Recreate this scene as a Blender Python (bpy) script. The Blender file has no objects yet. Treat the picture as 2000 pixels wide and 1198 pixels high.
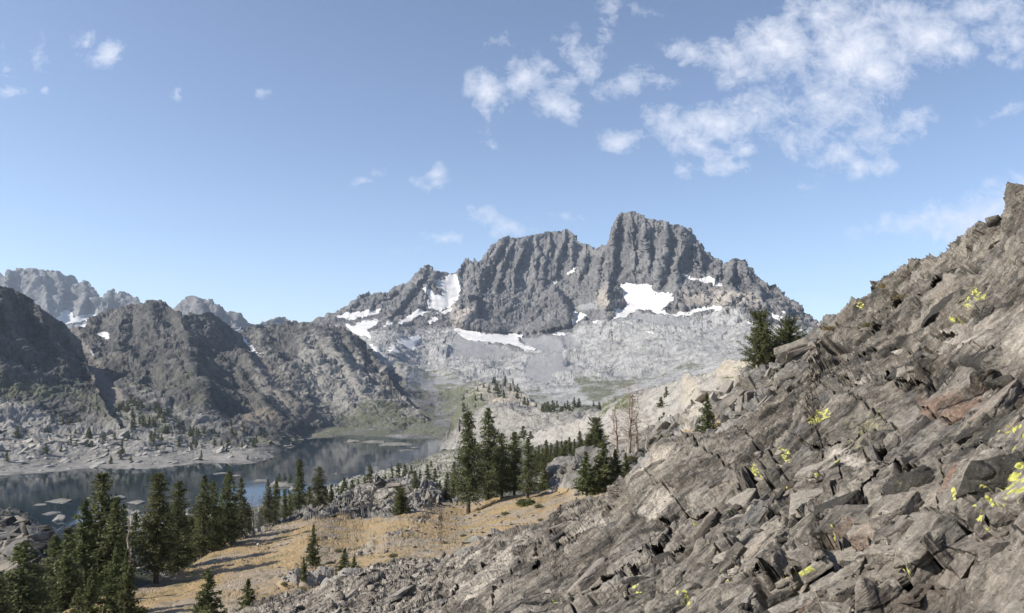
import bpy, bmesh, math, random
import numpy as np
from mathutils import Vector, Matrix, Euler

# ------------------------------------------------------------------ camera, sky, sun, exposure
SC = bpy.context.scene
F, CX, CY = 1557.0, 1000.0, 599.0          # focal length and centre in photo pixels
PITCH = math.atan(106.0 / F)
cam_d = bpy.data.cameras.new('camera'); cam = bpy.data.objects.new('camera', cam_d)
SC.collection.objects.link(cam); SC.camera = cam
cam_d.sensor_width = 36.0; cam_d.lens = 36.0 * F / 2000.0
cam_d.clip_start = 0.1; cam_d.clip_end = 60000
cam.rotation_euler = (math.pi / 2 + PITCH, 0, 0)
SC.render.resolution_x = 1024; SC.render.resolution_y = 613

SUN_EL, SUN_AZ = math.radians(38), math.radians(-102)   # azimuth clockwise from +Y
SUN_DIR = Vector((math.sin(SUN_AZ) * math.cos(SUN_EL), math.cos(SUN_AZ) * math.cos(SUN_EL), math.sin(SUN_EL)))
sd = bpy.data.lights.new('sun', 'SUN'); sun = bpy.data.objects.new('sun', sd)
SC.collection.objects.link(sun)
sd.energy = 5.0; sd.angle = math.radians(0.5); sd.color = (1.0, 0.94, 0.85)
sun.rotation_euler = SUN_DIR.to_track_quat('Z', 'Y').to_euler()
SC.view_settings.view_transform = 'Standard'; SC.view_settings.look = 'None'
SC.view_settings.exposure = 0.5; SC.view_settings.gamma = 1.0
SC.cycles.volume_bounces = 1; SC.cycles.max_bounces = 6; SC.cycles.transparent_max_bounces = 12

def raydir(px, py):
    a = (np.asarray(px, float) - CX) / F; b = (CY - np.asarray(py, float)) / F
    cp, sp = math.cos(PITCH), math.sin(PITCH)
    return a, cp - b * sp, sp + b * cp
def pt(px, py, D):
    x, y, z = raydir(px, py); h = np.hypot(x, y); k = D / h
    return np.stack([x * k, y * k, z * k], -1)
LAKE_Z = -140.0
def lakeD(px, py):
    x, y, z = raydir(px, py); return LAKE_Z / z * np.hypot(x, y)

# ---- world: Nishita sky with thin broken cloud
class NT:
    """small node helper"""
    def __init__(s, tree): s.t = tree; s.t.nodes.clear()
    def n(s, typ, **kw):
        nd = s.t.nodes.new(typ)
        for k, v in kw.items(): setattr(nd, k, v)
        return nd
    def put(s, sock, v):
        if isinstance(v, bpy.types.NodeSocket): s.t.links.new(v, sock)
        elif v is not None:
            if hasattr(sock.default_value, '__len__') and hasattr(v, '__len__'):
                v = list(v) + [1.0] * (len(sock.default_value) - len(v))
            sock.default_value = v
    def math(s, op, a, b=None, c=None, clamp=False):
        nd = s.n('ShaderNodeMath', operation=op, use_clamp=clamp)
        for i, v in enumerate((a, b, c)):
            if v is not None: s.put(nd.inputs[i], v)
        return nd.outputs[0]
    def vmath(s, op, a, b=None):
        nd = s.n('ShaderNodeVectorMath', operation=op); s.put(nd.inputs[0], a)
        if b is not None: s.put(nd.inputs[1], b)
        return nd.outputs[1] if op in ('LENGTH', 'DOT_PRODUCT') else nd.outputs[0]
    def noise(s, vec, scale, detail=5, rough=0.55, dist=0.0):
        nd = s.n('ShaderNodeTexNoise'); s.put(nd.inputs['Vector'], vec)
        for k, v in (('Scale', scale), ('Detail', detail), ('Roughness', rough), ('Distortion', dist)): nd.inputs[k].default_value = v
        return nd.outputs['Fac']
    def mapv(s, vec, scale=(1, 1, 1), rot=(0, 0, 0), loc=(0, 0, 0), typ='POINT'):
        nd = s.n('ShaderNodeMapping', vector_type=typ); s.put(nd.inputs['Vector'], vec)
        nd.inputs['Location'].default_value = loc; nd.inputs['Rotation'].default_value = rot; nd.inputs['Scale'].default_value = scale
        return nd.outputs[0]
    def rng(s, v, a, b, c=0.0, d=1.0, smooth=False):
        nd = s.n('ShaderNodeMapRange'); nd.interpolation_type = 'SMOOTHSTEP' if smooth else 'LINEAR'
        for i, q in enumerate((v, a, b, c, d)): s.put(nd.inputs[i], q)
        return nd.outputs[0]
    def mix(s, f, a, b, mode='MIX'):
        nd = s.n('ShaderNodeMix', data_type='RGBA', blend_type=mode)
        s.put(nd.inputs[0], f); s.put(nd.inputs[6], a); s.put(nd.inputs[7], b)
        return nd.outputs[2]

CLOUDS = [ # px, py, rx, ry, tilt(deg, + = rises to the right), strength
 (955,185,38,30,-55,1),(1027,160,36,32,-30,1),(1082,212,48,24,-20,.95),(1103,165,30,24,0,.75),(1142,118,34,60,35,.8),
 (1232,158,62,24,5,.75),(1186,38,18,48,-10,.5),(1258,17,34,16,0,.4),(950,255,22,22,0,.45),(1060,130,40,20,-40,.6),
 (1357,96,48,20,-5,.95),(1430,112,50,34,-10,1),(1520,88,66,50,20,1.25),(1470,140,60,30,0,.8),(1670,95,90,85,0,1.15),
 (1620,28,80,44,0,1),(1705,145,62,46,0,1.1),(1805,66,85,48,-20,1.2),(1870,100,40,24,-10,1),(1740,20,80,28,0,.95),(1615,160,66,34,0,.8),
 (1917,16,70,32,0,.95),(1935,60,34,44,0,.75),(1990,70,28,44,0,.75),(1968,115,40,18,0,.55),
 (1219,270,34,18,-5,.9),(1290,225,34,26,20,.75),(1395,231,70,34,0,1.15),(1310,250,50,26,-25,1),(1357,286,62,22,-18,1),
 (1480,222,78,34,5,.75),(1455,285,26,16,0,.9),(1420,328,66,18,0,.6),(1335,336,22,13,0,.6),(1470,335,20,14,0,.5),
 (1630,200,90,50,-10,.85),(1587,268,66,34,10,.6),(1642,302,56,28,10,.8),(1697,268,60,40,20,.65),(1775,238,46,24,0,.8),
 (1708,330,46,14,12,.7),(1560,357,24,12,0,.5),(1940,408,125,38,14,1.0),(1790,422,100,22,12,.75),(1860,415,70,24,12,.8),(1985,385,50,34,20,.5),(1955,222,44,14,25,.4),
 (217,100,17,30,-35,.9),(172,88,12,22,-40,.5),(178,100,50,20,-30,.2),(10,132,24,14,0,.4),(22,172,30,14,-10,.5),(95,173,12,10,0,.55),
 (70,110,60,36,-10,.25),(345,172,12,12,0,.5),(507,179,16,10,0,.5),(862,338,16,18,0,.75),(828,356,28,12,0,.4),(738,333,16,10,0,.45),(708,352,20,10,0,.4),
 (970,438,66,16,-18,.65),(865,464,36,11,0,.6),(975,86,32,16,10,.42),(800,495,34,8,0,.3),(1100,420,60,8,-4,.3)]
def build_world():
    w = bpy.data.worlds.new('World'); SC.world = w; w.use_nodes = True
    t = NT(w.node_tree)
    sky = t.n('ShaderNodeTexSky', sky_type='NISHITA'); sky.sun_disc = False
    sky.sun_elevation = SUN_EL; sky.sun_rotation = SUN_AZ % (2 * math.pi)
    sky.altitude = 3100; sky.air_density = 1.0; sky.dust_density = 4.5; sky.ozone_density = 1.5
    g = t.n('ShaderNodeTexCoord').outputs['Generated']
    sep = t.n('ShaderNodeSeparateXYZ'); t.put(sep.inputs[0], g)
    yy = t.math('MAXIMUM', sep.outputs[1], 0.05)
    u = t.math('DIVIDE', sep.outputs[0], yy); v = t.math('DIVIDE', sep.outputs[2], yy)
    comb = t.n('ShaderNodeCombineXYZ'); t.put(comb.inputs[0], u); t.put(comb.inputs[1], v); q = comb.outputs[0]
    warp = t.n('ShaderNodeTexNoise'); t.put(warp.inputs['Vector'], q); warp.inputs['Scale'].default_value = 11; warp.inputs['Detail'].default_value = 3
    off = t.vmath('SCALE', t.vmath('SUBTRACT', warp.outputs['Color'], (.5, .5, .5))); off.node.inputs['Scale'].default_value = 0.045
    qw = t.vmath('ADD', q, off)
    acc = None
    for (px, py, rx, ry, tilt, s) in CLOUDS:
        x, y, z = raydir(px, py); cx, cz = float(x / y), float(z / y)
        m = t.mapv(qw, scale=(rx / F * 1.75, ry / F * 1.75, 1), rot=(0, 0, math.radians(tilt)), loc=(cx, cz, 0), typ='TEXTURE')
        b = t.math('MULTIPLY_ADD', t.vmath('LENGTH', m), -s, s)
        acc = b if acc is None else t.math('SMOOTH_MAX', acc, b, 0.12)
    acc = t.math('MAXIMUM', acc, 0.0)
    n1 = t.noise(q, 27, 11, .68, .5); n2 = t.noise(t.mapv(q, scale=(.7, 1, 1), rot=(0, 0, .5)), 85, 8, .7, .6)
    nn = t.math('ADD', t.math('MULTIPLY', n1, .66), t.math('MULTIPLY', n2, .34))
    d = t.math('MULTIPLY_ADD', t.math('SUBTRACT', nn, .5), 4.0, t.math('MULTIPLY', acc, 1.35))
    d = t.math('MULTIPLY', t.rng(d, .26, 1.9, 0, 1, False), t.rng(acc, 0.0, .22))
    d = t.math('POWER', t.math('MAXIMUM', d, 0), .9)
    d = t.math('MULTIPLY', d, t.math('GREATER_THAN', sep.outputs[1], 0.06))
    n3 = t.noise(q, 40, 5, .6)
    ccol = t.mix(t.rng(n3, .35, .7), (5.2, 5.5, 6.3), (6.2, 6.3, 6.8))
    hsv = t.n('ShaderNodeHueSaturation'); hsv.inputs['Saturation'].default_value = 0.86; hsv.inputs['Value'].default_value = 1.0
    t.put(hsv.inputs['Color'], sky.outputs[0])
    skyc = t.mix(1.0, hsv.outputs[0], (0.98, 1.04, 1.10), 'MULTIPLY')
    col = t.mix(d, skyc, ccol)
    bg = t.n('ShaderNodeBackground'); t.put(bg.inputs[0], col); bg.inputs[1].default_value = 0.117
    out = t.n('ShaderNodeOutputWorld'); t.put(out.inputs[0], bg.outputs[0])
    w.cycles.sampling_method = 'MANUAL'; w.cycles.sample_map_resolution = 512
build_world()

# ------------------------------------------------------------------ numpy noise
def _hash(ix, iy, iz, s):
    h = (ix.astype(np.uint32) * np.uint32(374761393) + iy.astype(np.uint32) * np.uint32(668265263)
         + iz.astype(np.uint32) * np.uint32(2246822519) + np.uint32((s * 3266489917) & 0xffffffff))
    h ^= h >> np.uint32(13); h *= np.uint32(1274126177); h ^= h >> np.uint32(16); h *= np.uint32(2654435761); h ^= h >> np.uint32(15)
    return h
def perlin(P, s=0):
    P = np.asarray(P, np.float32); f = np.floor(P); i = f.astype(np.int32); t = P - f; u = t * t * t * (t * (t * 6 - 15) + 10)
    tot = 0
    for dx in (0, 1):
        wx = u[..., 0] if dx else 1 - u[..., 0]
        for dy in (0, 1):
            wy = u[..., 1] if dy else 1 - u[..., 1]
            for dz in (0, 1):
                wz = u[..., 2] if dz else 1 - u[..., 2]
                h = _hash(i[..., 0] + dx, i[..., 1] + dy, i[..., 2] + dz, s)
                g = (((h & np.uint32(1023)).astype(np.float32) / 511.5 - 1) * (t[..., 0] - dx)
                   + (((h >> np.uint32(10)) & np.uint32(1023)).astype(np.float32) / 511.5 - 1) * (t[..., 1] - dy)
                   + (((h >> np.uint32(20)) & np.uint32(1023)).astype(np.float32) / 511.5 - 1) * (t[..., 2] - dz))
                tot = tot + wx * wy * wz * g
    return tot * 1.5
def fbm(P, oct=4, s=0, gain=.5, lac=2.03):
    a, r = 1.0, 0; P = np.asarray(P, np.float32)
    for k in range(oct): r = r + a * perlin(P, s + k); P = P * lac + 7.3; a *= gain
    return r
def ridged(P, oct=4, s=0, gain=.5, lac=2.1):
    a, r, w = 1.0, 0, 1.0; P = np.asarray(P, np.float32)
    for k in range(oct):
        n = 1 - np.abs(perlin(P, s + k)) * 1.6; n = n * n; r = r + a * n * w; w = np.clip(n * 1.4, 0, 1); P = P * lac + 3.1; a *= gain
    return r / 1.6 - .5
def facet(P, oct=4, s=0, gain=.5, lac=2.1):
    a, r = 1.0, 0; P = np.asarray(P, np.float32)
    for k in range(oct): r = r + a * (.5 - np.abs(perlin(P, s + k)) * 1.5); P = P * lac + 3.1; a *= gain
    return r
def worley(P, s=0):
    P = np.asarray(P, np.float32); f = np.floor(P); i = f.astype(np.int32); t = P - f
    n = P.shape[:-1]; F1 = np.full(n, 9., np.float32); F2 = F1.copy(); hid = np.zeros(n, np.uint32); vec = np.zeros(P.shape, np.float32)
    for dx in (-1, 0, 1):
        for dy in (-1, 0, 1):
            for dz in (-1, 0, 1):
                h = _hash(i[..., 0] + dx, i[..., 1] + dy, i[..., 2] + dz, s)
                c = np.stack([(h & np.uint32(1023)).astype(np.float32) / 1023 + dx, ((h >> np.uint32(10)) & np.uint32(1023)).astype(np.float32) / 1023 + dy,
                              ((h >> np.uint32(20)) & np.uint32(1023)).astype(np.float32) / 1023 + dz], -1) - t
                d = np.sqrt((c * c).sum(-1)); m = d < F1
                F2 = np.where(m, F1, np.minimum(F2, d)); vec[m] = -c[m]; hid = np.where(m, h, hid); F1 = np.where(m, d, F1)
    return F1, F2, hid, vec
def h01(h, k):
    h = h ^ np.uint32(k * 0x9E3779B1 & 0xffffffff); h = h * np.uint32(2246822519); h ^= h >> np.uint32(15)
    h = h * np.uint32(3266489917); h ^= h >> np.uint32(13)
    return (h & np.uint32(0xffff)).astype(np.float32) / 65535
def sstep(x, a, b):
    t = np.clip((x - a) / (b - a), 0, 1); return t * t * (3 - 2 * t)

# ------------------------------------------------------------------ materials
def newmat(name):
    m = bpy.data.materials.new(name); m.use_nodes = True; t = NT(m.node_tree)
    b = t.n('ShaderNodeBsdfPrincipled'); o = t.n('ShaderNodeOutputMaterial'); t.put(o.inputs[0], b.outputs[0])
    b.inputs['Roughness'].default_value = .85; b.inputs['Specular IOR Level'].default_value = .25
    return m, t, b
def attr(t, name):
    a = t.n('ShaderNodeAttribute', attribute_name=name); s = t.n('ShaderNodeSeparateColor'); t.put(s.inputs[0], a.outputs['Color'])
    return s.outputs[0], s.outputs[1], s.outputs[2], a.outputs['Alpha']
def far_rock(name, dark, light, pale, green, scree, unit=1.0, warm=(.33, .28, .22), bump=1.0, streak=(1, 1, .25)):
    """mountain rock; mask: R pale granite, G green ground cover, B smooth scree, A warm rock. unit = metres per finest grain"""
    m, t, b = newmat(name)
    pos = t.n('ShaderNodeNewGeometry').outputs['Position']; R, G, B, A = attr(t, 'mask')
    ps = t.mapv(pos, scale=streak)
    n1 = t.noise(pos, 1 / (90 * unit), 5, .6); n2 = t.noise(ps, 1 / (16 * unit), 7, .65, .4); n3 = t.noise(ps, 1 / (3.5 * unit), 4, .7)
    n4 = t.noise(pos, 1 / (35 * unit), 6, .65)
    f = t.math('ADD', t.math('MULTIPLY', n1, .35), t.math('ADD', t.math('MULTIPLY', n2, .4), t.math('MULTIPLY', n3, .25)))
    base = t.mix(t.rng(f, .41, .59), dark, light)
    pv = t.mix(t.rng(t.math('ADD', t.math('MULTIPLY', n2, .5), t.math('MULTIPLY', n4, .5)), .40, .60), tuple(c * .62 for c in pale), tuple(min(1, c * 1.2) for c in pale))
    base = t.mix(t.rng(t.math('MULTIPLY_ADD', t.math('SUBTRACT', n4, .5), 1.3, R), .35, .65), base, pv)
    base = t.mix(t.rng(t.math('MULTIPLY_ADD', t.math('SUBTRACT', n1, .5), 1.0, A), .3, .9, 0, .9), base, t.mix(n2, warm, tuple(c * 1.5 for c in warm)))
    sv = t.mix(n3, tuple(c * .85 for c in scree), tuple(c * 1.15 for c in scree))
    base = t.mix(t.rng(t.math('MULTIPLY_ADD', t.math('SUBTRACT', n2, .5), .5, B), .4, .6), base, sv)
    gv = t.mix(n3, tuple(c * .7 for c in green), tuple(c * 1.4 for c in green))
    gm = t.rng(t.math('MULTIPLY_ADD', t.math('SUBTRACT', n4, .5), 2.0, t.math('MULTIPLY_ADD', t.math('SUBTRACT', n3, .5), .9, G)), .42, .62)
    base = t.mix(gm, base, gv)
    t.put(b.inputs['Base Color'], base)
    bp = t.n('ShaderNodeBump'); bp.inputs['Distance'].default_value = 5 * unit * bump; bp.inputs['Strength'].default_value = .7
    t.put(bp.inputs['Height'], t.math('MULTIPLY', t.math('ADD', n2, t.math('MULTIPLY', n3, .5)), t.rng(B, .3, .8, 1, .2))); t.put(b.inputs['Normal'], bp.outputs[0])
    return m
def near_rock(name, dark, mid, pale, tint=(1, 1, 1)):
    """foreground rock; mask: R pale, G ochre green crust, B golden grass, A rust. mask2: R yellow lichen, G tone of each block, B gravel"""
    m, t, b = newmat(name)
    pos = t.n('ShaderNodeNewGeometry').outputs['Position']; R, G, B, A = attr(t, 'mask'); L, V, K, _ = attr(t, 'mask2')
    cmb = t.n('ShaderNodeCombineXYZ')
    for k_, ax_ in enumerate(((.778, .339, .529), (-.348, .934, -.086), (-.523, -.117, .844))): t.put(cmb.inputs[k_], t.vmath('DOT_PRODUCT', pos, ax_))
    pf = cmb.outputs[0]; ps = t.mapv(pf, scale=(.22, 1, 1.3))
    n0 = t.noise(pos, .45, 5, .6, .3); n1 = t.noise(ps, 1.9, 7, .68, .5); n2 = t.noise(ps, 9, 6, .72, .2); n3 = t.noise(pos, 42, 3, .7)
    f = t.math('ADD', t.math('MULTIPLY', n0, .25), t.math('ADD', t.math('MULTIPLY', n1, .4), t.math('MULTIPLY', n2, .35)))
    f = t.math('MULTIPLY_ADD', t.math('SUBTRACT', V, .5), .22, f)
    c = t.mix(t.rng(f, .42, .585), dark, mid)
    c = t.mix(t.rng(t.noise(pos, .8, 4, .6), .56, .7, 0, .4), c, t.mix(n2, (.06, .065, .075), (.17, .175, .185)))
    c = t.mix(t.rng(t.noise(pos, .55, 5, .65), .53, .66, 0, .55), c, t.mix(n2, (.05, .036, .026), (.17, .135, .105)))       # bluish slate
    c = t.mix(t.rng(t.math('MULTIPLY_ADD', t.math('SUBTRACT', n1, .5), 1.5, R), .35, .8, 0, .9), c, t.mix(n2, tuple(x * .75 for x in pale), tuple(min(1, x * 1.2) for x in pale)))
    c = t.mix(t.rng(t.math('MULTIPLY_ADD', t.math('SUBTRACT', n1, .5), 1.6, A), .5, .8, 0, .75), c, t.mix(n2, (.10, .058, .04), (.25, .15, .10)))
    c = t.mix(t.rng(t.math('MULTIPLY_ADD', t.math('SUBTRACT', n2, .5), 1.8, G), .5, .75, 0, .75), c, t.mix(n3, (.17, .165, .07), (.30, .28, .14)))
    c = t.mix(t.rng(n3, .65, .73, 0, .55), c, (.36, .33, .28))                                                      # white flecks
    c = t.mix(t.rng(t.noise(pos, 17, 4, .75), .57, .64, 0, .65), c, (.035, .032, .028))                              # black lichen
    c = t.mix(t.rng(t.math('MULTIPLY_ADD', t.math('SUBTRACT', n3, .5), .5, K), .4, .6), c, t.mix(n3, (.14, .13, .115), (.36, .335, .30)))
    gn = t.noise(pos, 2.3, 6, .7); g2 = t.noise(pos, .16, 5, .6, .6)
    gc = t.mix(gn, (.175, .122, .060), (.385, .28, .15)); gc = t.mix(t.rng(g2, .47, .58, 0, .85), gc, t.mix(gn, (.13, .105, .08), (.38, .32, .25)))
    gc = t.mix(t.rng(t.noise(pos, .35, 6, .7), .54, .64, 0, .8), gc, (.115, .108, .055))
    c = t.mix(t.rng(t.math('MULTIPLY_ADD', t.math('SUBTRACT', n0, .5), .9, B), .4, .6), c, gc)
    yv = t.n('ShaderNodeTexVoronoi', feature='F1'); yv.inputs['Scale'].default_value = 11; t.put(yv.inputs['Vector'], t.mapv(pos, loc=(.3, .2, .1)))
    yn = t.math('MULTIPLY_ADD', t.noise(pos, 26, 4, .7), .55, yv.outputs['Distance']); ys = t.n('ShaderNodeSeparateColor'); t.put(ys.inputs[0], yv.outputs['Color'])
    yr = t.math('MULTIPLY_ADD', ys.outputs[0], .42, .54)
    yl = t.math('MULTIPLY', t.rng(t.math('SUBTRACT', yr, yn), 0, .03), t.rng(L, .45, .6))
    c = t.mix(yl, c, t.mix(n3, (.33, .33, .07), (.50, .49, .14)))
    gt = t.rng(t.math('ADD', t.math('MULTIPLY', t.noise(t.mapv(pf, scale=(.6, 1, 1)), 15, 7, .75, .3), .6), t.math('MULTIPLY', n3, .4)), .38, .62, .55, 1.42)
    c = t.mix(t.rng(B, .3, .6, 1, .45), c, t.mix(1.0, c, gt, 'MULTIPLY'))
    c = t.mix(1.0, c, tint, 'MULTIPLY')
    t.put(b.inputs['Base Color'], c); b.inputs['Roughness'].default_value = .8
    bp = t.n('ShaderNodeBump'); bp.inputs['Distance'].default_value = .10; bp.inputs['Strength'].default_value = .75
    vo = t.n('ShaderNodeTexVoronoi', feature='DISTANCE_TO_EDGE'); vo.inputs['Scale'].default_value = 1.7
    vd = t.vmath('SCALE', t.vmath('SUBTRACT', t.n('ShaderNodeTexNoise').outputs['Color'], (.5, .5, .5))); vd.node.inputs['Scale'].default_value = .35
    nz = [x for x in t.t.nodes if x.bl_idname == 'ShaderNodeTexNoise'][-1]; t.put(nz.inputs['Vector'], pos); nz.inputs['Scale'].default_value = 2.2; nz.inputs['Detail'].default_value = 4
    t.put(vo.inputs['Vector'], t.mapv(t.vmath('ADD', pf, vd), scale=(.35, 1, 1))); joint = t.rng(vo.outputs[0], 0, .035)
    hgt = t.math('ADD', n1, t.math('ADD', t.math('MULTIPLY', n2, .45), t.math('MULTIPLY', n3, .12))); hgt = t.math('MULTIPLY_ADD', joint, t.rng(B, .3, .6, .3, 0), hgt)
    t.put(bp.inputs['Height'], hgt); t.put(b.inputs['Normal'], bp.outputs[0])
    return m
M = {}
M['massif'] = far_rock('massif_rock', (.062, .061, .062), (.205, .197, .190), (.325, .318, .305), (.12, .122, .082), (.235, .232, .232), 1.6, (.30, .265, .225))
M['dark_mtn'] = far_rock('dark_mountain_rock', (.036, .037, .037), (.125, .12, .112), (.235, .222, .202), (.085, .09, .06), (.15, .135, .12), .8, (.20, .16, .12), 1.0, (1, 1, .6))
M['distant'] = far_rock('distant_rock', (.10, .10, .105), (.20, .195, .19), (.30, .29, .28), (.1, .12, .06), (.2, .2, .2), 2.6)
M['granite'] = far_rock('granite', (.10, .096, .09), (.22, .208, .192), (.26, .243, .217), (.10, .103, .065), (.33, .31, .29), .28, (.30, .26, .20), .8, (1, 1, .6))
M['hillside'] = far_rock('wooded_hillside', (.055, .052, .048), (.17, .16, .145), (.36, .34, .30), (.055, .06, .03), (.2, .19, .17), .12, (.26, .21, .16), .8, (1, 1, .7))
M['granite_near'] = far_rock('shore_granite', (.10, .095, .088), (.23, .218, .20), (.31, .29, .26), (.075, .085, .04), (.3, .29, .27), .12, (.30, .26, .20), .8, (1, 1, .7))
M['slope'] = near_rock('hillside_rock', (.038, .034, .028), (.236, .209, .172), (.41, .365, .305))
M['hill'] = near_rock('meadow_hill', (.085, .08, .072), (.25, .235, .21), (.42, .385, .33))
m, t, b = newmat('snow'); pos = t.n('ShaderNodeNewGeometry').outputs['Position']
t.put(b.inputs['Base Color'], t.mix(t.rng(t.noise(pos, .014, 7, .75), .42, .66), (.66, .655, .645), (.50, .47, .435)))
bp = t.n('ShaderNodeBump'); bp.inputs['Distance'].default_value = 6; bp.inputs['Strength'].default_value = .6; t.put(bp.inputs['Height'], t.noise(pos, .05, 6, .6)); t.put(b.inputs['Normal'], bp.outputs[0]); b.inputs['Roughness'].default_value = .6
M['snow'] = m
m, t, b = newmat('water'); pos = t.n('ShaderNodeNewGeometry').outputs['Position']
t.put(b.inputs['Base Color'], t.mix(t.noise(pos, .01, 3), (.006, .013, .019), (.012, .024, .030))); b.inputs['Roughness'].default_value = .04
b.inputs['IOR'].default_value = 1.33; b.inputs['Specular IOR Level'].default_value = .5
bp = t.n('ShaderNodeBump'); bp.inputs['Distance'].default_value = .07; bp.inputs['Strength'].default_value = .5
t.put(bp.inputs['Height'], t.math('ADD', t.noise(t.mapv(pos, scale=(1, .5, 1)), .25, 4, .6), t.math('MULTIPLY', t.noise(pos, .02, 2), 4))); t.put(b.inputs['Normal'], bp.outputs[0])
M['water'] = m
def leafmat(name, a, c, warm=(.16, .13, .06)):
    m, t, b = newmat(name); pos = t.n('ShaderNodeTexCoord').outputs['Object']; oi = t.n('ShaderNodeObjectInfo')
    n = t.noise(pos, 1.3, 4, .7); col = t.mix(t.rng(n, .35, .68), a, c)
    col = t.mix(t.math('MULTIPLY', oi.outputs['Random'], .35), col, warm)
    t.put(b.inputs['Base Color'], col); b.inputs['Roughness'].default_value = .7
    tr = t.n('ShaderNodeBsdfTranslucent'); t.put(tr.inputs[0], col); mx = t.n('ShaderNodeMixShader'); mx.inputs[0].default_value = .38
    t.put(mx.inputs[1], b.outputs[0]); t.put(mx.inputs[2], tr.outputs[0]); t.put([x for x in t.t.nodes if x.bl_idname == 'ShaderNodeOutputMaterial'][0].inputs[0], mx.outputs[0])
    return m
M['needles'] = leafmat('dark_needles', (.062, .080, .030), (.20, .22, .09))
M['needles_grey'] = leafmat('grey_green_needles', (.085, .092, .05), (.20, .205, .11))
M['shrub'] = leafmat('shrub_leaves', (.10, .105, .05), (.22, .21, .11), (.25, .2, .1))
M['dryshrub'] = leafmat('dry_shrub', (.20, .15, .07), (.36, .29, .15), (.3, .22, .1))
def barkmat(name, a, c):
    m, t, b = newmat(name); pos = t.n('ShaderNodeTexCoord').outputs['Object']
    n = t.noise(t.mapv(pos, scale=(4, 4, .7)), 2.5, 6, .7); t.put(b.inputs['Base Color'], t.mix(t.rng(n, .35, .65), a, c))
    bp = t.n('ShaderNodeBump'); bp.inputs['Distance'].default_value = .04; t.put(bp.inputs['Height'], n); t.put(b.inputs['Normal'], bp.outputs[0]); return m
M['bark'] = barkmat('bark', (.05, .042, .035), (.14, .115, .09))
M['deadwood'] = barkmat('bleached_deadwood', (.22, .165, .13), (.46, .37, .30))
M['greywood'] = barkmat('grey_deadwood', (.20, .18, .16), (.44, .40, .35))

# ------------------------------------------------------------------ mesh helpers
def link(o): SC.collection.objects.link(o); return o
def meta(o, label=None, cat=None, group=None, kind=None):
    for k, v in (('label', label), ('category', cat), ('group', group), ('kind', kind)):
        if v: o[k] = v
    return o
def mesh_np(name, V, Q, mat, parent=None, smooth=True, attrs=None):
    """V (n,3) vertices, Q (m,k) faces, all with the same corner count"""
    me = bpy.data.meshes.new(name); V = np.ascontiguousarray(V, np.float32); Q = np.ascontiguousarray(Q, np.int32); k = Q.shape[1]
    me.vertices.add(len(V)); me.vertices.foreach_set('co', V.ravel()); me.loops.add(Q.size); me.loops.foreach_set('vertex_index', Q.ravel())
    me.polygons.add(len(Q)); me.polygons.foreach_set('loop_start', np.arange(0, Q.size, k, dtype=np.int32))
    if smooth: me.polygons.foreach_set('use_smooth', np.ones(len(Q), bool))
    me.update(calc_edges=True)
    for an, av in (attrs or {}).items():
        a = me.color_attributes.new(an, 'FLOAT_COLOR', 'POINT'); a.data.foreach_set('color', np.ascontiguousarray(av, np.float32).ravel())
    me.materials.append(mat); o = link(bpy.data.objects.new(name, me)); o.parent = parent; return o
def mesh_obj(name, me, parent=None): o = link(bpy.data.objects.new(name, me)); o.parent = parent; return o

def rbf(ctrl):
    C = np.array(ctrl, float); X = C[:, :2] / 400; y = np.log(C[:, 2]); n = len(C)
    d = np.hypot(X[:, None, 0] - X[None, :, 0], X[:, None, 1] - X[None, :, 1])
    K = np.where(d > 0, d * d * np.log(d + 1e-12), 0) + np.eye(n) * 2e-3
    A = np.zeros((n + 3, n + 3)); A[:n, :n] = K; A[:n, n] = 1; A[:n, n + 1:] = X; A[n, :n] = 1; A[n + 1:, :n] = X.T
    w = np.linalg.solve(A, np.r_[y, 0, 0, 0])
    def f(px, py):
        px = px / 400.; py = py / 400.; r = w[n] + w[n + 1] * px + w[n + 2] * py
        for i in range(n):
            d = np.hypot(px - X[i, 0], py - X[i, 1]); r = r + w[i] * d * d * np.log(d + 1e-12)
        return np.exp(r)
    return f
def poly_sd(px, py, poly):
    """signed distance in px, positive inside"""
    P = np.array(poly, float); ins = np.zeros(px.shape, bool); dm = np.full(px.shape, 1e9)
    for i in range(len(P)):
        x1, y1 = P[i]; x2, y2 = P[(i + 1) % len(P)]
        c = ((y1 > py) != (y2 > py)) & (px < (x2 - x1) * (py - y1) / ((y2 - y1) or 1e-9) + x1); ins ^= c
        ex, ey = x2 - x1, y2 - y1; tt = np.clip(((px - x1) * ex + (py - y1) * ey) / (ex * ex + ey * ey + 1e-9), 0, 1)
        dm = np.minimum(dm, np.hypot(px - x1 - tt * ex, py - y1 - tt * ey))
    return np.where(ins, dm, -dm)
def pmask(px, py, polys, soft=12):
    r = np.zeros(px.shape)
    for p in polys: r = np.maximum(r, np.clip(.5 + poly_sd(px, py, p) / (2 * soft), 0, 1))
    return r
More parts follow.
